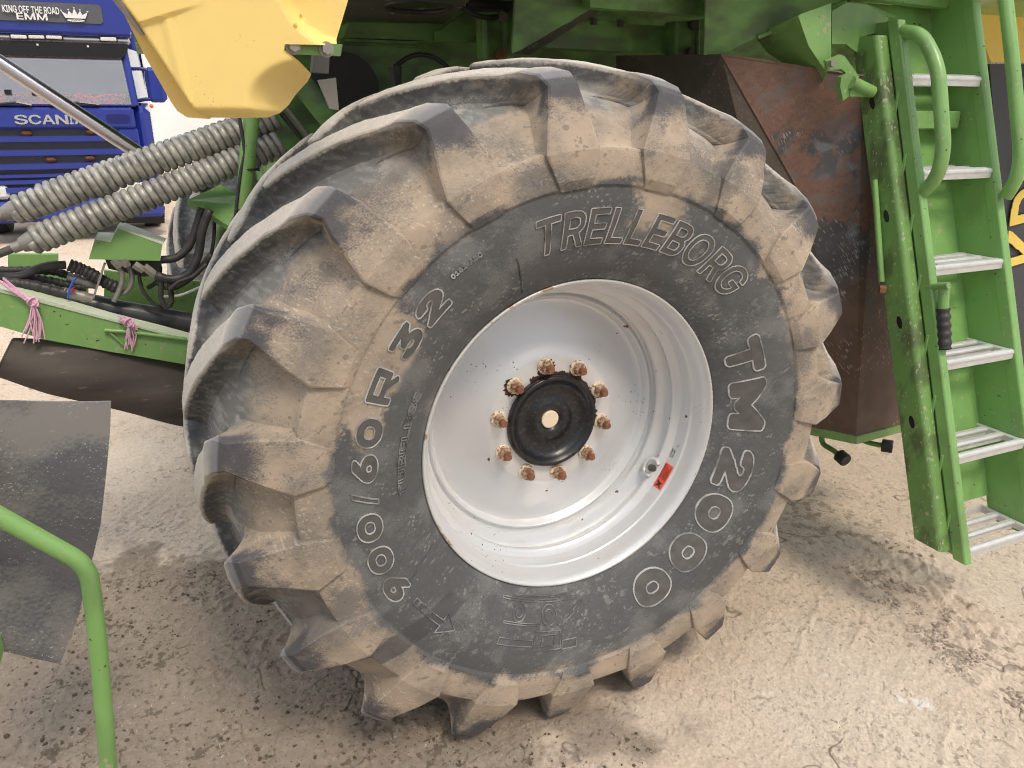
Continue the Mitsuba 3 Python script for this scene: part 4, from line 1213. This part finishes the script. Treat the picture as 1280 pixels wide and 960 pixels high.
# header arm: channel with a top flange coloured pale as sky glare, drooping to the right
BT = [(-1.501, 0.9, 1.27), (-1.394, 0.9, 1.229), (-1.282, 0.9, 1.183), (-1.125, 0.9, 1.111), (-0.998, 0.9, 1.059), (-0.898, 0.9, 1.016)]
BB = [(-1.521, 0.9, 1.169), (-1.413, 0.9, 1.127), (-1.313, 0.9, 1.077), (-1.139, 0.9, 1.016), (-1.01, 0.9, 0.974), (-0.908, 0.9, 0.939)]
put(HV + '__header_arm', MB().add(plate(BT + BB[::-1], 0.010)), 'green_paint')
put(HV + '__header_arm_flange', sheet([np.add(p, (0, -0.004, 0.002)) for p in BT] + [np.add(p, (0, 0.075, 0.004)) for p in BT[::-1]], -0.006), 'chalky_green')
put(HV + '__stiffener', MB().add(tube([(-1.148, 0.893, 1.087), (-1.086, 0.893, 1.076), (-0.925, 0.893, 1.034)], 0.0065, 8)).add(tube([(-1.134, 0.893, 1.078), (-1.097, 0.893, 1.028)], 0.0035, 6)), 'green_paint', smooth=True)
put(HV + '__roller', MB().add(tube([(-1.341, 1.06, 1.187), (-1.108, 1.06, 1.106), (-0.851, 1.06, 1.03)], 0.036, 24)), 'roller_rubber', smooth=True)
SK = [((-1.394, 0.93, 1.079), (-1.453, 0.9, 0.981)), ((-1.318, 0.925, 1.066), (-1.329, 0.895, 0.91)), ((-1.202, 0.92, 1.039), (-1.208, 0.89, 0.854)), ((-1.097, 0.925, 1.001), (-1.092, 0.895, 0.799)), ((-0.998, 0.935, 0.968), (-1.004, 0.9, 0.755)), ((-0.867, 0.95, 0.908), (-0.895, 0.91, 0.701))]
rows = []
for t in np.linspace(0, 5, 31):
    i = min(int(t), 4)
    f_ = t - i
    a = np.array(SK[i][0]) * (1 - f_) + np.array(SK[i + 1][0]) * f_
    b = np.array(SK[i][1]) * (1 - f_) + np.array(SK[i + 1][1]) * f_
    rows.append([a * (1 - s) + b * s + np.array([0, -0.035 * math.sin(math.pi * s) + 0.006 * math.sin(t * 2.1 + s * 3), 0]) for s in np.linspace(0, 1, 12)])
g = np.array(rows)
gi = (np.arange(30)[:, None] * 12 + np.arange(11)).ravel()
fr = np.vstack([np.stack([gi, gi + 12, gi + 13], 1), np.stack([gi, gi + 13, gi + 1], 1)])
v0 = g.reshape(-1, 3)
skm = trimesh.util.concatenate([trimesh.Trimesh(v0, fr, process=False), trimesh.Trimesh(v0 + [0, 0.006, 0], fr[:, ::-1], process=False)])
skm.merge_vertices()
put(HV + '__rubber_skirt', trimesh.util.concatenate([skm, tube(g[:, 0], 0.004, 6), tube(g[0], 0.003, 6)]), 'skirt_rubber', smooth=50)

scene['roller_rubber'] = pri((0.055, 0.058, 0.066), 0.33)

# hydraulic hoses, fittings and pipes
def hose(pts, r, mat='black_rubber', key='hydraulic_hose', n=10):
    return put(HV + '__' + key, tube(pts, r, n, res=0.015), mat, smooth=True)


def ribbed(pts, r, amp, pitch, key, mat='black_rubber'):
    p = smooth_path(pts, 0.004) if len(pts) > 2 else np.linspace(pts[0], pts[1], 60)
    s = np.concatenate([[0], np.cumsum(np.linalg.norm(np.diff(p, axis=0), axis=1))])
    return put(HV + '__' + key, tube(p, r + amp * np.sign(np.sin(s * 2 * np.pi / pitch)), 12), mat, smooth=35)


hose([(-1.422, 0.99, 1.256), (-1.352, 0.99, 1.253), (-1.308, 0.99, 1.269), (-1.271, 0.99, 1.278), (-1.228, 0.99, 1.277)], 0.0125)
ribbed([(-1.221, 1, 1.275), (-1.17, 1, 1.246), (-1.127, 1, 1.21), (-1.09, 1, 1.187)], 0.019, 0.0016, 0.012, 'hose_boot')
ribbed([(-1.429, 1.05, 1.265), (-1.327, 1.05, 1.257), (-1.265, 1.05, 1.248), (-1.214, 1.05, 1.223)], 0.0125, 0.0009, 0.022, 'wrapped_hose')
ribbed([(-1.346, 1.02, 1.247), (-1.286, 1.02, 1.23), (-1.225, 1.02, 1.207), (-1.188, 1.02, 1.197)], 0.0115, 0.0010, 0.016, 'wrapped_hose')
ribbed([(-1.393, 0.98, 1.241), (-1.325, 0.98, 1.224), (-1.266, 0.98, 1.201), (-1.238, 0.98, 1.192)], 0.0165, 0.0009, 0.026, 'wrapped_hose')
for q0, q1, r in (((-1.234, 1.02, 1.236), (-1.156, 1.02, 1.201), 0.016), ((-1.245, 0.98, 1.2), (-1.172, 0.98, 1.168), 0.0155)):
    q = np.linspace(q0, q1, 9)
    put(HV + '__coupling', tube(q, np.array([0.8, 0.8, 1, 1, 0.88, 1.05, 1.05, 0.8, 0.8]) * r, 14), 'dull_steel', smooth=30)
put(HV + '__hose_bracket', plate([(-1.172, 0.96, 1.175), (-1.166, 0.96, 1.174), (-1.119, 0.96, 1.274), (-1.125, 0.96, 1.277)], 0.03), 'dull_steel')
put(HV + '__cable_tie', tube([(-1.235, 0.955, 1.184), (-1.227, 0.955, 1.208), (-1.214, 0.955, 1.231), (-1.202, 0.955, 1.242)], 0.0035, 6, res=0.02), 'blue_tie')
put(HV + '__cable_tie', tube([(-1.225, 0.955, 1.205), (-1.212, 0.955, 1.216), (-1.221, 0.955, 1.2), (-1.212, 0.955, 1.207)], 0.003, 6), 'red_tie')
for a in ([(-1.095, 0.98, 1.281), (-1.083, 0.98, 1.256), (-1.082, 0.98, 1.22), (-1.099, 0.98, 1.182), (-1.116, 0.98, 1.155)], [(-1.069, 1, 1.279), (-1.056, 1, 1.248), (-1.057, 1, 1.21), (-1.082, 1, 1.176), (-1.118, 1, 1.179)]):
    hose(a, 0.0085, 'dull_steel', 'steel_pipe')
for q0, q1 in (((-1.096, 0.97, 1.288), (-1.082, 0.97, 1.262)), ((-1.069, 0.97, 1.288), (-1.06, 0.97, 1.263)), ((-1.041, 0.97, 1.269), (-1.017, 0.97, 1.247)), ((-1.015, 0.97, 1.26), (-0.983, 0.97, 1.227))):
    put(HV + '__coupling', tube(np.linspace(q0, q1, 3), [0.014, 0.014, 0.012], 6), 'dull_steel')
put(HV + '__valve_block', MB().add(plate([(-1.124, 1.02, 1.287), (-0.961, 1.02, 1.265), (-0.974, 1.02, 1.225), (-1.021, 1.02, 1.218), (-1.117, 1.02, 1.251)], 0.06)), 'dark_steel')
hose([(-0.987, 0.96, 1.232), (-0.943, 0.96, 1.215), (-0.89, 0.96, 1.229), (-0.854, 0.96, 1.287), (-0.833, 0.96, 1.362), (-0.804, 0.96, 1.424)], 0.0135)
hose([(-0.963, 0.99, 1.273), (-0.92, 0.99, 1.277), (-0.878, 0.99, 1.31), (-0.853, 0.99, 1.359), (-0.825, 0.99, 1.427)], 0.0125)
hose([(-0.987, 1.02, 1.2), (-0.947, 1.02, 1.176), (-0.896, 1.02, 1.198), (-0.848, 1.02, 1.236), (-0.813, 1.02, 1.275)], 0.011)
hose([(-0.788, 1.03, 1.396), (-0.8, 1.03, 1.32), (-0.822, 1.03, 1.243)], 0.006)
hose([(-0.971, 0.97, 1.213), (-0.981, 0.97, 1.158), (-0.969, 0.97, 1.125), (-0.952, 0.97, 1.144), (-0.949, 0.97, 1.201)], 0.009)
hose([(-1.034, 1, 1.226), (-1.031, 1, 1.182), (-1.009, 1, 1.138), (-0.98, 1, 1.114)], 0.006)
hose([(-1.018, 1.04, 1.178), (-0.987, 1.04, 1.196), (-0.971, 1.04, 1.239), (-0.978, 1.04, 1.263)], 0.007)
hose([(-0.952, 0.95, 1.185), (-0.921, 0.95, 1.208), (-0.882, 0.95, 1.22), (-0.834, 0.95, 1.257)], 0.007)
hose([(-0.986, 1.1, 1.134), (-0.924, 1.1, 1.133), (-0.853, 1.1, 1.157)], 0.0045, 'white_paint', 'cable')

# ------------------------------------------------------------------ baling twine on the header arm
def twine(key, top, knot, ends, seed, label):
    r = np.random.default_rng(seed)
    m = MB()
    for a in top:
        for k in range(4):
            j = r.normal(0, 0.004, (3, 3)) * [1, 0.5, 1]
            m.add(tube(np.array([a, np.add(a, knot) / 2, knot]) + j, 0.0021, 5, res=0.02))
    for k in range(3):
        c = [np.add(knot, (0.013 * math.cos(t + k), -0.004 + 0.006 * math.sin(2 * t + k), 0.012 * math.sin(t * 1.1))) for t in np.linspace(0, 6.0, 14)]
        m.add(tube(c, 0.0032, 6, res=0.01))
    for e_ in ends:
        for k in range(4):
            q = np.add(e_, r.normal(0, 0.007, 3) * [1, 0.4, 1.2])
            mid = np.add(knot, q) / 2 + r.normal(0, 0.007, 3) * [1, 0.4, 0.4]
            m.add(tube(np.array([knot, mid, q]), 0.0021, 5, res=0.02))
    key = put(key, m, 'twine_pink', smooth=True)
    tag(key, label, 'twine', 'pink twine tied round the green arm')


twine('baling_twine', [(-1.41, 0.885, 1.277), (-1.377, 0.885, 1.267), (-1.373, 0.885, 1.248)], (-1.316, 0.88, 1.195), [(-1.357, 0.885, 1.093), (-1.332, 0.882, 1.084), (-1.317, 0.885, 1.081)], 3, 'thick knotted pink twine with long loops to the frame edge')
twine('baling_twine', [(-1.102, 0.885, 1.125), (-1.089, 0.885, 1.128), (-1.058, 0.885, 1.082)], (-1.078, 0.88, 1.108), [(-1.093, 0.885, 1.022), (-1.082, 0.885, 1.024)], 4, 'thin frayed pink twine beside the big tyre')

# ------------------------------------------------------------------ guard with rubber flap, bottom left
GD = 'side_guard'
tag(GD, 'bent light green tube guard with scuffed black rubber flap', 'guard')
fp = [(-1.377, 0.06, 1.171), (-1.286, 0.06, 1.158), (-1.191, 0.06, 1.14), (-1.093, 0.06, 1.123), (-1.103, 0.06, 1.066), (-1.119, 0.06, 0.995), (-1.137, 0.06, 0.921), (-1.156, 0.06, 0.847), (-1.182, 0.06, 0.773), (-1.207, 0.06, 0.707), (-1.234, 0.06, 0.63), (-1.268, 0.06, 0.561), (-1.29, 0.06, 0.52), (-1.338, 0.06, 0.552), (-1.392, 0.06, 0.592), (-1.482, 0.06, 0.654)]
fl2 = Polygon([(p[0], p[2]) for p in fp])
fm = trimesh.creation.extrude_polygon(fl2, 0.007, engine='earcut')
fv, ff = trimesh.remesh.subdivide_to_size(np.asarray(fm.vertices), fm.faces, 0.025)
yb_ = 0.06 + 0.05 * np.sin((fv[:, 0] + 1.5) * 7) * 0.4 + 0.25 * np.clip(fv[:, 0] + 1.25, 0, 1) ** 2 * 3 + 0.012 * np.sin(fv[:, 1] * 11 + fv[:, 0] * 5)
fm = trimesh.Trimesh(np.stack([fv[:, 0], yb_ + fv[:, 2], fv[:, 1]], -1), ff[:, ::-1], process=False)
put(GD + '__rubber_flap', fm, 'flap_rubber', smooth=50)
RG = [(-1.442, -0.1, 1.156), (-1.294, -0.1, 0.987), (-1.226, -0.1, 0.912), (-1.169, -0.1, 0.849), (-1.178, -0.1, 0.692), (-1.241, -0.1, 0.265)]
gr = list(RG[:-1]) + [(RG[-1][0], RG[-1][1], 0.02)]
put(GD + '__rail', tube(round_path(gr, 0.075, 12), 0.0178, 16), 'green_paint', smooth=True)
gx_ = RG[0][0]
put(GD + '__post', MB().add(tube([(gx_, -0.10, 0.0), (gx_, -0.10, RG[0][2] + 0.2)], 0.025, 14)).box((gx_ - 0.02, -0.10, 0.6), (gx_ + 0.06, 0.06, 0.64)).box((gx_ - 0.02, -0.10, 1.02), (gx_ + 0.06, 0.06, 1.06)), 'green_paint', smooth=35)

# ------------------------------------------------------------------ blue lorry in the background
TK = 'parked_lorry'
tag(TK, 'blue lorry cab with chrome lettering and sun visor facing the yard', 'lorry')
CX, TY = -2.187, 11.0
scene['side_glass'] = pri((0.55, 0.58, 0.62), 0.08, clearcoat=1.0)  # pale base colour stands in for the white sky reflection


def zpx(v):
    # height on the lorry's front, from the rows measured on the photograph
    return float(np.interp(v, [0, 60, 120, 180, 240, 300], [3.137, 2.555, 1.956, 1.337, 0.699, 0.04]))


def onf(px, mat, key, dy=0.0, thick=0.03, bev=0):
    return put(TK + '__' + key, plate([np.add(p, (0, dy, 0)) for p in px], thick), mat)


cab = MB()
cab.box((CX - 1.25, TY + 0.12, 0.75), (CX + 1.25, TY + 2.3, 1.80), 0.10)
cab.box((CX - 1.24, TY + 0.9, 1.78), (CX + 1.24, TY + 2.3, 3.0), 0.10)
cab.box((CX - 1.16, TY + 0.35, 2.66), (CX + 1.16, TY + 2.3, 3.95), 0.15)
put(TK + '__cab', cab, 'truck_blue', smooth=30)
roof = [(-1.12, 2.72), (1.12, 2.72), (1.16, 2.80), (1.10, 3.25), (0.95, 3.9), (-0.95, 3.9), (-1.10, 3.25), (-1.16, 2.80)]
put(TK + '__roof_front', prism(Polygon(roof).buffer(-0.05).buffer(0.05), (CX, TY + 0.36, 0), (1, 0, 0), (0, 0, 1), 0.36), 'truck_blue')
put(TK + '__corner', MB().box((CX + 1.02, TY + 0.05, 0.70), (CX + 1.25, TY + 0.6, 1.84), 0.09), 'truck_blue', smooth=30)
put(TK + '__corner', MB().box((CX - 1.25, TY + 0.05, 0.70), (CX - 1.02, TY + 0.6, 1.84), 0.09), 'truck_blue', smooth=30)
put(TK + '__pillar', MB().add(tube([(CX + 1.07, TY + 0.06, 1.84), (CX + 1.03, TY + 0.14, 2.50), (CX + 1.02, TY + 0.2, 2.75)], 0.055, 10)), 'truck_blue', smooth=True)
put(TK + '__pillar', MB().add(tube([(CX - 1.07, TY + 0.06, 1.84), (CX - 1.03, TY + 0.14, 2.50), (CX - 1.02, TY + 0.2, 2.75)], 0.055, 10)), 'truck_blue', smooth=True)
sign = sbox(-1.05, 2.80, 0.68, 3.06).buffer(-0.03).buffer(0.03)
sp_ = [(-2.511, 11, 3.07), (-1.427, 11, 3.086), (-1.442, 11, 2.871), (-2.557, 11, 2.825)]
z_a, z_b = sp_[2][2], sp_[1][2]
put(TK + '__roof_sign', prism(rounded(-0.84, z_a, 0.84, z_b + 0.02, 0.05), (CX, TY - 0.02, 0), (1, 0, 0), (0, 0, 1), -0.015), 'truck_grey')


def on_truck(text, px0, px1, dy, key, mat, bold=True, shape=None):
    """Lettering between two opposite corners (lower left, upper right) on the lorry's front."""
    a, b = np.array(px0), np.array(px1)
    g = fit(shape if shape is not None else glyphs(text, bold), a[0], b[0], a[2], b[2])
    return put(TK + '__' + key, trimesh.util.concatenate([prism(q, (0, TY + dy, 0), (1, 0, 0), (0, 0, 1), 0.01) for q in polys(g)]), mat)


on_truck('KING OFF THE ROAD', (-2.492, 11, 2.963), (-1.852, 11, 3.048), -0.045, 'sign_lettering', 'white_letter', shape=glyphs('KING OFF THE ROAD', False).buffer(0.03))
on_truck('EMM', (-2.35, 11, 2.885), (-2, 11, 2.963), -0.045, 'sign_lettering', 'white_letter')
crown_shape = unary_union([Polygon([(0.12, 0.25), (0.0, 0.72), (0.22, 0.50), (0.28, 0.80), (0.40, 0.52), (0.5, 0.95), (0.60, 0.52), (0.72, 0.80), (0.78, 0.50), (1.0, 0.72), (0.88, 0.25)]), affinity.scale(Point(0.5, 0.1).buffer(0.1), 3.4, 0.9).difference(affinity.scale(Point(0.5, 0.13).buffer(0.07), 3.6, 0.5))] + [Point(x, y).buffer(0.035) for x, y in ((0.0, 0.78), (0.28, 0.87), (0.5, 1.0), (0.72, 0.87), (1.0, 0.78))])
on_truck('', (-1.838, 11, 2.884), (-1.508, 11, 3.058), -0.045, 'crown_emblem', 'white_letter', shape=crown_shape)
zv = [zpx(q) for q in (37, 43, 51, 70, 72, 130, 133, 161)]
put(TK + '__lamp_strip', MB().box((CX - 1.13, TY + 0.02, zv[2]), (CX + 1.13, TY + 0.40, zv[1]), 0.03), 'polished')
put(TK + '__roof_lip', MB().box((CX - 1.15, TY - 0.01, zv[1]), (CX + 1.15, TY + 0.30, zv[0]), 0.02), 'truck_blue_dark')
for a, b in (((-2.464, 11, 2.657), (-2.284, 11, 2.702)), ((-2.263, 11, 2.664), (-2.082, 11, 2.705)), ((-2.061, 11, 2.667), (-1.877, 11, 2.707)), ((-1.417, 11, 2.664), (-1.224, 11, 2.711))):
    w_ = (a[0], b[0], a[2], b[2])
    put(TK + '__roof_lamp', MB().box((w_[0], TY - 0.02, w_[2]), (w_[1], TY + 0.05, w_[3]), 0.008), 'lamp_white')
    put(TK + '__lamp_bezel', MB().box((w_[0] - 0.015, TY - 0.01, w_[2] - 0.015), (w_[1] + 0.015, TY + 0.03, w_[3] + 0.015), 0.005), 'truck_black')
vis = Polygon([(-1.08, zv[3]), (1.0, zv[3]), (1.08, zv[3] + 0.08), (1.10, zv[2] - 0.01), (-1.10, zv[2] - 0.01)])
put(TK + '__sun_visor', prism(vis, (CX, TY + 0.02, 0), (1, 0, 0), (0, 0, 1), -0.02), 'truck_black')
for q in ((-2.176, 11, 2.59), (-1.584, 11, 2.589)):
    put(TK + '__marker_lamp', MB().box((q[0] - 0.012, TY - 0.02, q[2] - 0.012), (q[0] + 0.012, TY + 0.02, q[2] + 0.012), 0.004), 'lamp_white')
ws = [(CX - 1.05, TY + 0.03, zv[5]), (CX + 1.05, TY + 0.03, zv[5]), (CX + 1.0, TY + 0.12, zv[3] + 0.1), (CX - 1.0, TY + 0.12, zv[3] + 0.1)]
put(TK + '__windscreen', trimesh.Trimesh(np.array(ws), [(0, 1, 2), (0, 2, 3)], process=False), 'pane')
put(TK + '__dashboard', MB().box((CX - 1.0, TY + 0.12, zv[5] - 0.05), (CX + 1.0, TY + 0.55, zv[5] + 0.14), 0.04), 'red_cloth')
put(TK + '__cab_interior', MB().box((CX - 1.0, TY + 0.86, zv[5] - 0.1), (CX + 1.0, TY + 0.92, zv[3] + 0.3)), 'cab_grey')
put(TK + '__dash_mat', MB().box((-2.663, 11, 1.971), np.add((-2.588, 11, 2.031), (0, 0.1, 0))).box((-2.352, 11, 1.964), np.add((-2.289, 11, 2.005), (0, 0.1, 0))), 'truck_black')
for a in ([(-2.827, 10.96, 1.84), (-2.549, 10.96, 1.871), (-2.371, 10.96, 1.832)], [(-2.163, 10.96, 1.843), (-1.813, 10.96, 1.876), (-1.564, 10.96, 1.846)]):
    put(TK + '__wiper', tube(a, 0.018, 6), 'truck_black')
put(TK + '__scuttle', MB().box((CX - 1.08, TY - 0.01, zv[6]), (CX + 1.08, TY + 0.3, zv[5]), 0.01), 'truck_blue_dark')
put(TK + '__badge_panel', MB().box((CX - 1.10, TY - 0.03, zv[7]), (CX + 1.04, TY + 0.3, zv[6] - 0.01), 0.03), 'truck_blue')
for s in (-1, 1):
    put(TK + '__badge_recess', prism(rounded(0, 0, 0.30, 0.12, 0.05), (CX + 0.68 if s > 0 else CX - 0.98, TY - 0.034, zv[7] + 0.07), (1, 0, 0), (0, 0, 1), 0.003), 'truck_blue_dark')
for i, (ch, x0, x1) in enumerate(zip('SCANIA', (25.5, 41, 55.5, 70.5, 85.5, 91), (40, 54.5, 69.5, 84.5, 90, 106))):
    a, b = np.array((-2.788, 11, 1.595)), np.array((-2.766, 11, 1.716))
    ax0, ax1 = CX + (x0 - 64.5) * 0.01075, CX + (x1 - 64.5) * 0.01075
    g = fit(glyphs(ch), ax0, ax1, a[2], b[2])
    put(TK + '__badge_letter', trimesh.util.concatenate([prism(q, (0, TY - 0.034, 0), (1, 0, 0), (0, 0, 1), 0.03) for q in polys(g)]), 'polished')
# grille: dark mesh with projecting blue bars
zg = [zpx(161), zpx(236)]
put(TK + '__grille_mesh', MB().box((CX - 0.98, TY + 0.06, zg[1] - 0.15), (CX + 0.98, TY + 0.12, zg[0]), 0.0), 'mesh_grey')
for y0, y1, hw in ((170, 177, 0.92), (187, 194, 0.84), (204, 211, 0.76), (217, 221, 0.80), (224, 229, 0.80), (233, 240, 0.70)):
    z0_, z1_ = zpx(y1), zpx(y0)
    sec = Polygon([(-hw - 0.12, z0_), (hw + 0.12, z0_), (hw, z1_), (-hw, z1_)])
    put(TK + '__grille_bar', prism(sec, (CX, TY + 0.05, 0), (1, 0, 0), (0, 0, 1), 0.07), 'truck_blue')
for s in (-1, 1):
    put(TK + '__grille_side', MB().box((CX + s * 0.80, TY, zg[1] - 0.2), (CX + s * 1.06, TY + 0.2, zg[0] + 0.005), 0.02), 'truck_blue')
for x_, y_ in ((33, 166.5), (106.5, 165.5), (54.5, 199.5), (100, 198.5)):
    put(TK + '__grille_lamp', MB().box((CX + (x_ - 63) * 0.0106 - 0.065, TY - 0.03, zpx(y_) - 0.03), (CX + (x_ - 63) * 0.0106 + 0.065, TY + 0.07, zpx(y_) + 0.03), 0.025), 'lamp_amber')
for s in (-1, 1):
    put(TK + '__headlamp', MB().box((CX + s * 0.66, TY - 0.03, zpx(247)), (CX + s * 1.12, TY + 0.2, zpx(230)), 0.04), 'lamp_white', smooth=30)
put(TK + '__bumper', MB().box((CX - 1.25, TY - 0.06, 0.30), (CX + 1.25, TY + 0.5, zpx(250)), 0.05), 'truck_blue', smooth=30)
for s in (-1, 1):
    c0, c1 = (CX + s * 1.09, TY + 0.10), (CX + s * 1.245, TY + 0.92)
    put(TK + '__corner_glass', plate([(c0[0], c0[1], 1.88), (c1[0], c1[1], 1.88), (c1[0] - s * 0.03, c1[1], 2.60), (c0[0] - s * 0.05, c0[1] + 0.10, 2.60)], 0.01), 'side_glass')
put(TK + '__door_window', plate([(CX + 1.256, TY + 0.95, 1.95), (CX + 1.256, TY + 1.8, 1.95), (CX + 1.23, TY + 1.8, 2.62), (CX + 1.23, TY + 0.95, 2.62)], 0.01), 'truck_black')
put(TK + '__mirror', MB().box((-0.933, 11.15, 1.884), np.add((-0.679, 11.15, 2.357), (0, 0.22, 0)), 0.05), 'truck_blue', smooth=30)
put(TK + '__mirror_arm', MB().add(tube([(-1.117, 11.2, 2.329), (-0.952, 11.2, 2.332), (-0.813, 11.2, 2.293)], 0.025, 8)).add(tube([(-1.077, 11.2, 1.906), (-0.969, 11.2, 1.928), (-0.843, 11.2, 1.929)], 0.025, 8)), 'truck_blue_dark', smooth=True)
put(TK + '__side_lamp', MB().add(xf(trimesh.creation.icosphere(2, 0.028), None, (-0.904, 11, 1.834))), 'lamp_orange', smooth=True)
put(TK + '__mudflap', plate([(-1.63, 11.3, 0.475), (-0.922, 11.3, 0.409), (-0.957, 11.3, 0.16), (-1.672, 11.3, 0.198)], 0.03), 'truck_black')
g = fit(glyphs('SCANIA'), 0, 0.62, 0, 0.085)
MF = (-1.628, 11.28, 0.274)
put(TK + '__mudflap_letter', trimesh.util.concatenate([prism(q, MF, (1, 0, 0), (0, 0, 1), 0.01) for q in polys(g)]), 'white_letter')
for s in (-1, 1):
    w_ = lathe([(-0.15, 0.1), (-0.16, 0.30), (-0.12, 0.48), (0.12, 0.50), (0.15, 0.3)], 40, (0, 0, 0))
    w_ = w_.apply_transform(trimesh.transformations.rotation_matrix(math.pi / 2, [0, 0, 1]))
    put(TK + '__tyre', xf(w_, None, (CX + s * 1.05, TY + 1.4, 0.50)), 'black_rubber', smooth=40)
put(TK + '__trailer', MB().box((CX - 1.27, TY + 3.0, 1.0), (CX + 1.27, TY + 14.0, 4.0), 0.03), 'white_paint')

VN = 'white_trailer'
tag(VN, 'white box trailer parked beyond the blue lorry', 'trailer')
put(VN + '__body', MB().box((-0.95, 19.0, 0.95), (7.5, 21.5, 3.9), 0.04), 'white_paint')
ribs = MB()
for x in np.arange(-0.9, 7.4, 0.45):
    ribs.box((x, 18.98, 1.0), (x + 0.03, 19.0, 3.85))
put(VN + '__rib', ribs, 'white_paint')
for x in (0.6, 5.4, 6.6):
    w_ = lathe([(-0.15, 0.1), (-0.16, 0.30), (-0.12, 0.48), (0.12, 0.50), (0.15, 0.3)], 40, (0, 0, 0))
    put(VN + '__tyre', xf(w_, None, (x, 19.3, 0.50)), 'black_rubber', smooth=40)
put(VN + '__chassis', MB().box((-0.8, 19.4, 0.75), (7.4, 21.1, 0.96)), 'truck_black')

# ------------------------------------------------------------------ crumbs and clods of soil
def crumbs(n, place, size, mat, key, label, seed):
    r = np.random.default_rng(seed)
    vs, fs, at = [], [], 0
    ico = trimesh.creation.icosahedron()
    i0 = np.asarray(ico.vertices)
    for k in range(n):
        x, y = place(r)
        s = size(r)
        v = i0 * (0.6 + 0.7 * r.random((12, 1))) * s * (0.7 + 0.6 * r.random(3)) * [1, 1, 0.75]
        a = r.random() * 6.28
        v = v @ np.array([[math.cos(a), -math.sin(a), 0], [math.sin(a), math.cos(a), 0], [0, 0, 1]])
        vs.append(v + [x, y, 0])
        fs.append(np.asarray(ico.faces) + at)
        at += 12
    v = np.vstack(vs)
    c = np.repeat(np.array([q.mean(0) for q in vs]), 12, 0)
    v[:, 2] += gz(c[:, 0], c[:, 1]) + 0.001
    put(key, trimesh.Trimesh(v, np.vstack(fs), process=False), mat)
    tag(key, label, kind='stuff')


def clod_fn(p, n, uv):
    return MIX((0.20, 0.155, 0.12), (0.44, 0.37, 0.305), F(p.x * 60, p.y * 60, p.z * 60, 3))


def crumb_fn(p, n, uv):
    return MIX((0.05, 0.04, 0.028), (0.15, 0.115, 0.08), F(p.x * 50, p.y * 50, p.z * 50, 3))


scene['clod_soil'] = pri(mikit.proc(clod_fn), 0.95)
scene['crumb_soil'] = pri(mikit.proc(crumb_fn), 0.95)
TL = math.hypot(TRACK[2] - TRACK[0], TRACK[3] - TRACK[1])
TU = ((TRACK[2] - TRACK[0]) / TL, (TRACK[3] - TRACK[1]) / TL)


def near_track(r):
    while True:
        s, d = r.random() * 1.1 + 0.20, abs(r.normal(0.0, 1.0)) * 0.16 + r.normal(0, 0.03)
        x, y = TRACK[0] + TU[0] * s - TU[1] * d, TRACK[1] + TU[1] * s + TU[0] * d
        if meshkit.fbm(np.array([x * 7.0, y * 7.0, 0.5]), 3, 24) > 0.53:
            return x, y


def yard(r):
    return r.uniform(-1.5, 2.4), r.uniform(-0.9, 2.4)


def leftside(r):
    while True:
        x, y = r.uniform(-1.6, 0.5), r.uniform(-0.9, 1.3)
        if meshkit.fbm(np.array([x * 3.0, y * 3.0, 0.5]), 3, 4) > 0.44 + max(0, x + 0.1) * 0.3:
            return x, y


crumbs(1700, near_track, lambda r: 0.0015 + 0.0090 * r.random() ** 5, 'clod_soil', 'soil_clods', 'broken clods of dry soil along the tyre track', 5)
crumbs(3000, yard, lambda r: 0.0012 + 0.0035 * r.random() ** 3, 'clod_soil', 'soil_crumbs', 'small crumbs of soil scattered over the yard', 6)
crumbs(3000, leftside, lambda r: 0.0018 + 0.006 * r.random() ** 4, 'crumb_soil', 'plant_crumbs', 'dark crumbs of plant waste on the left of the yard', 7)
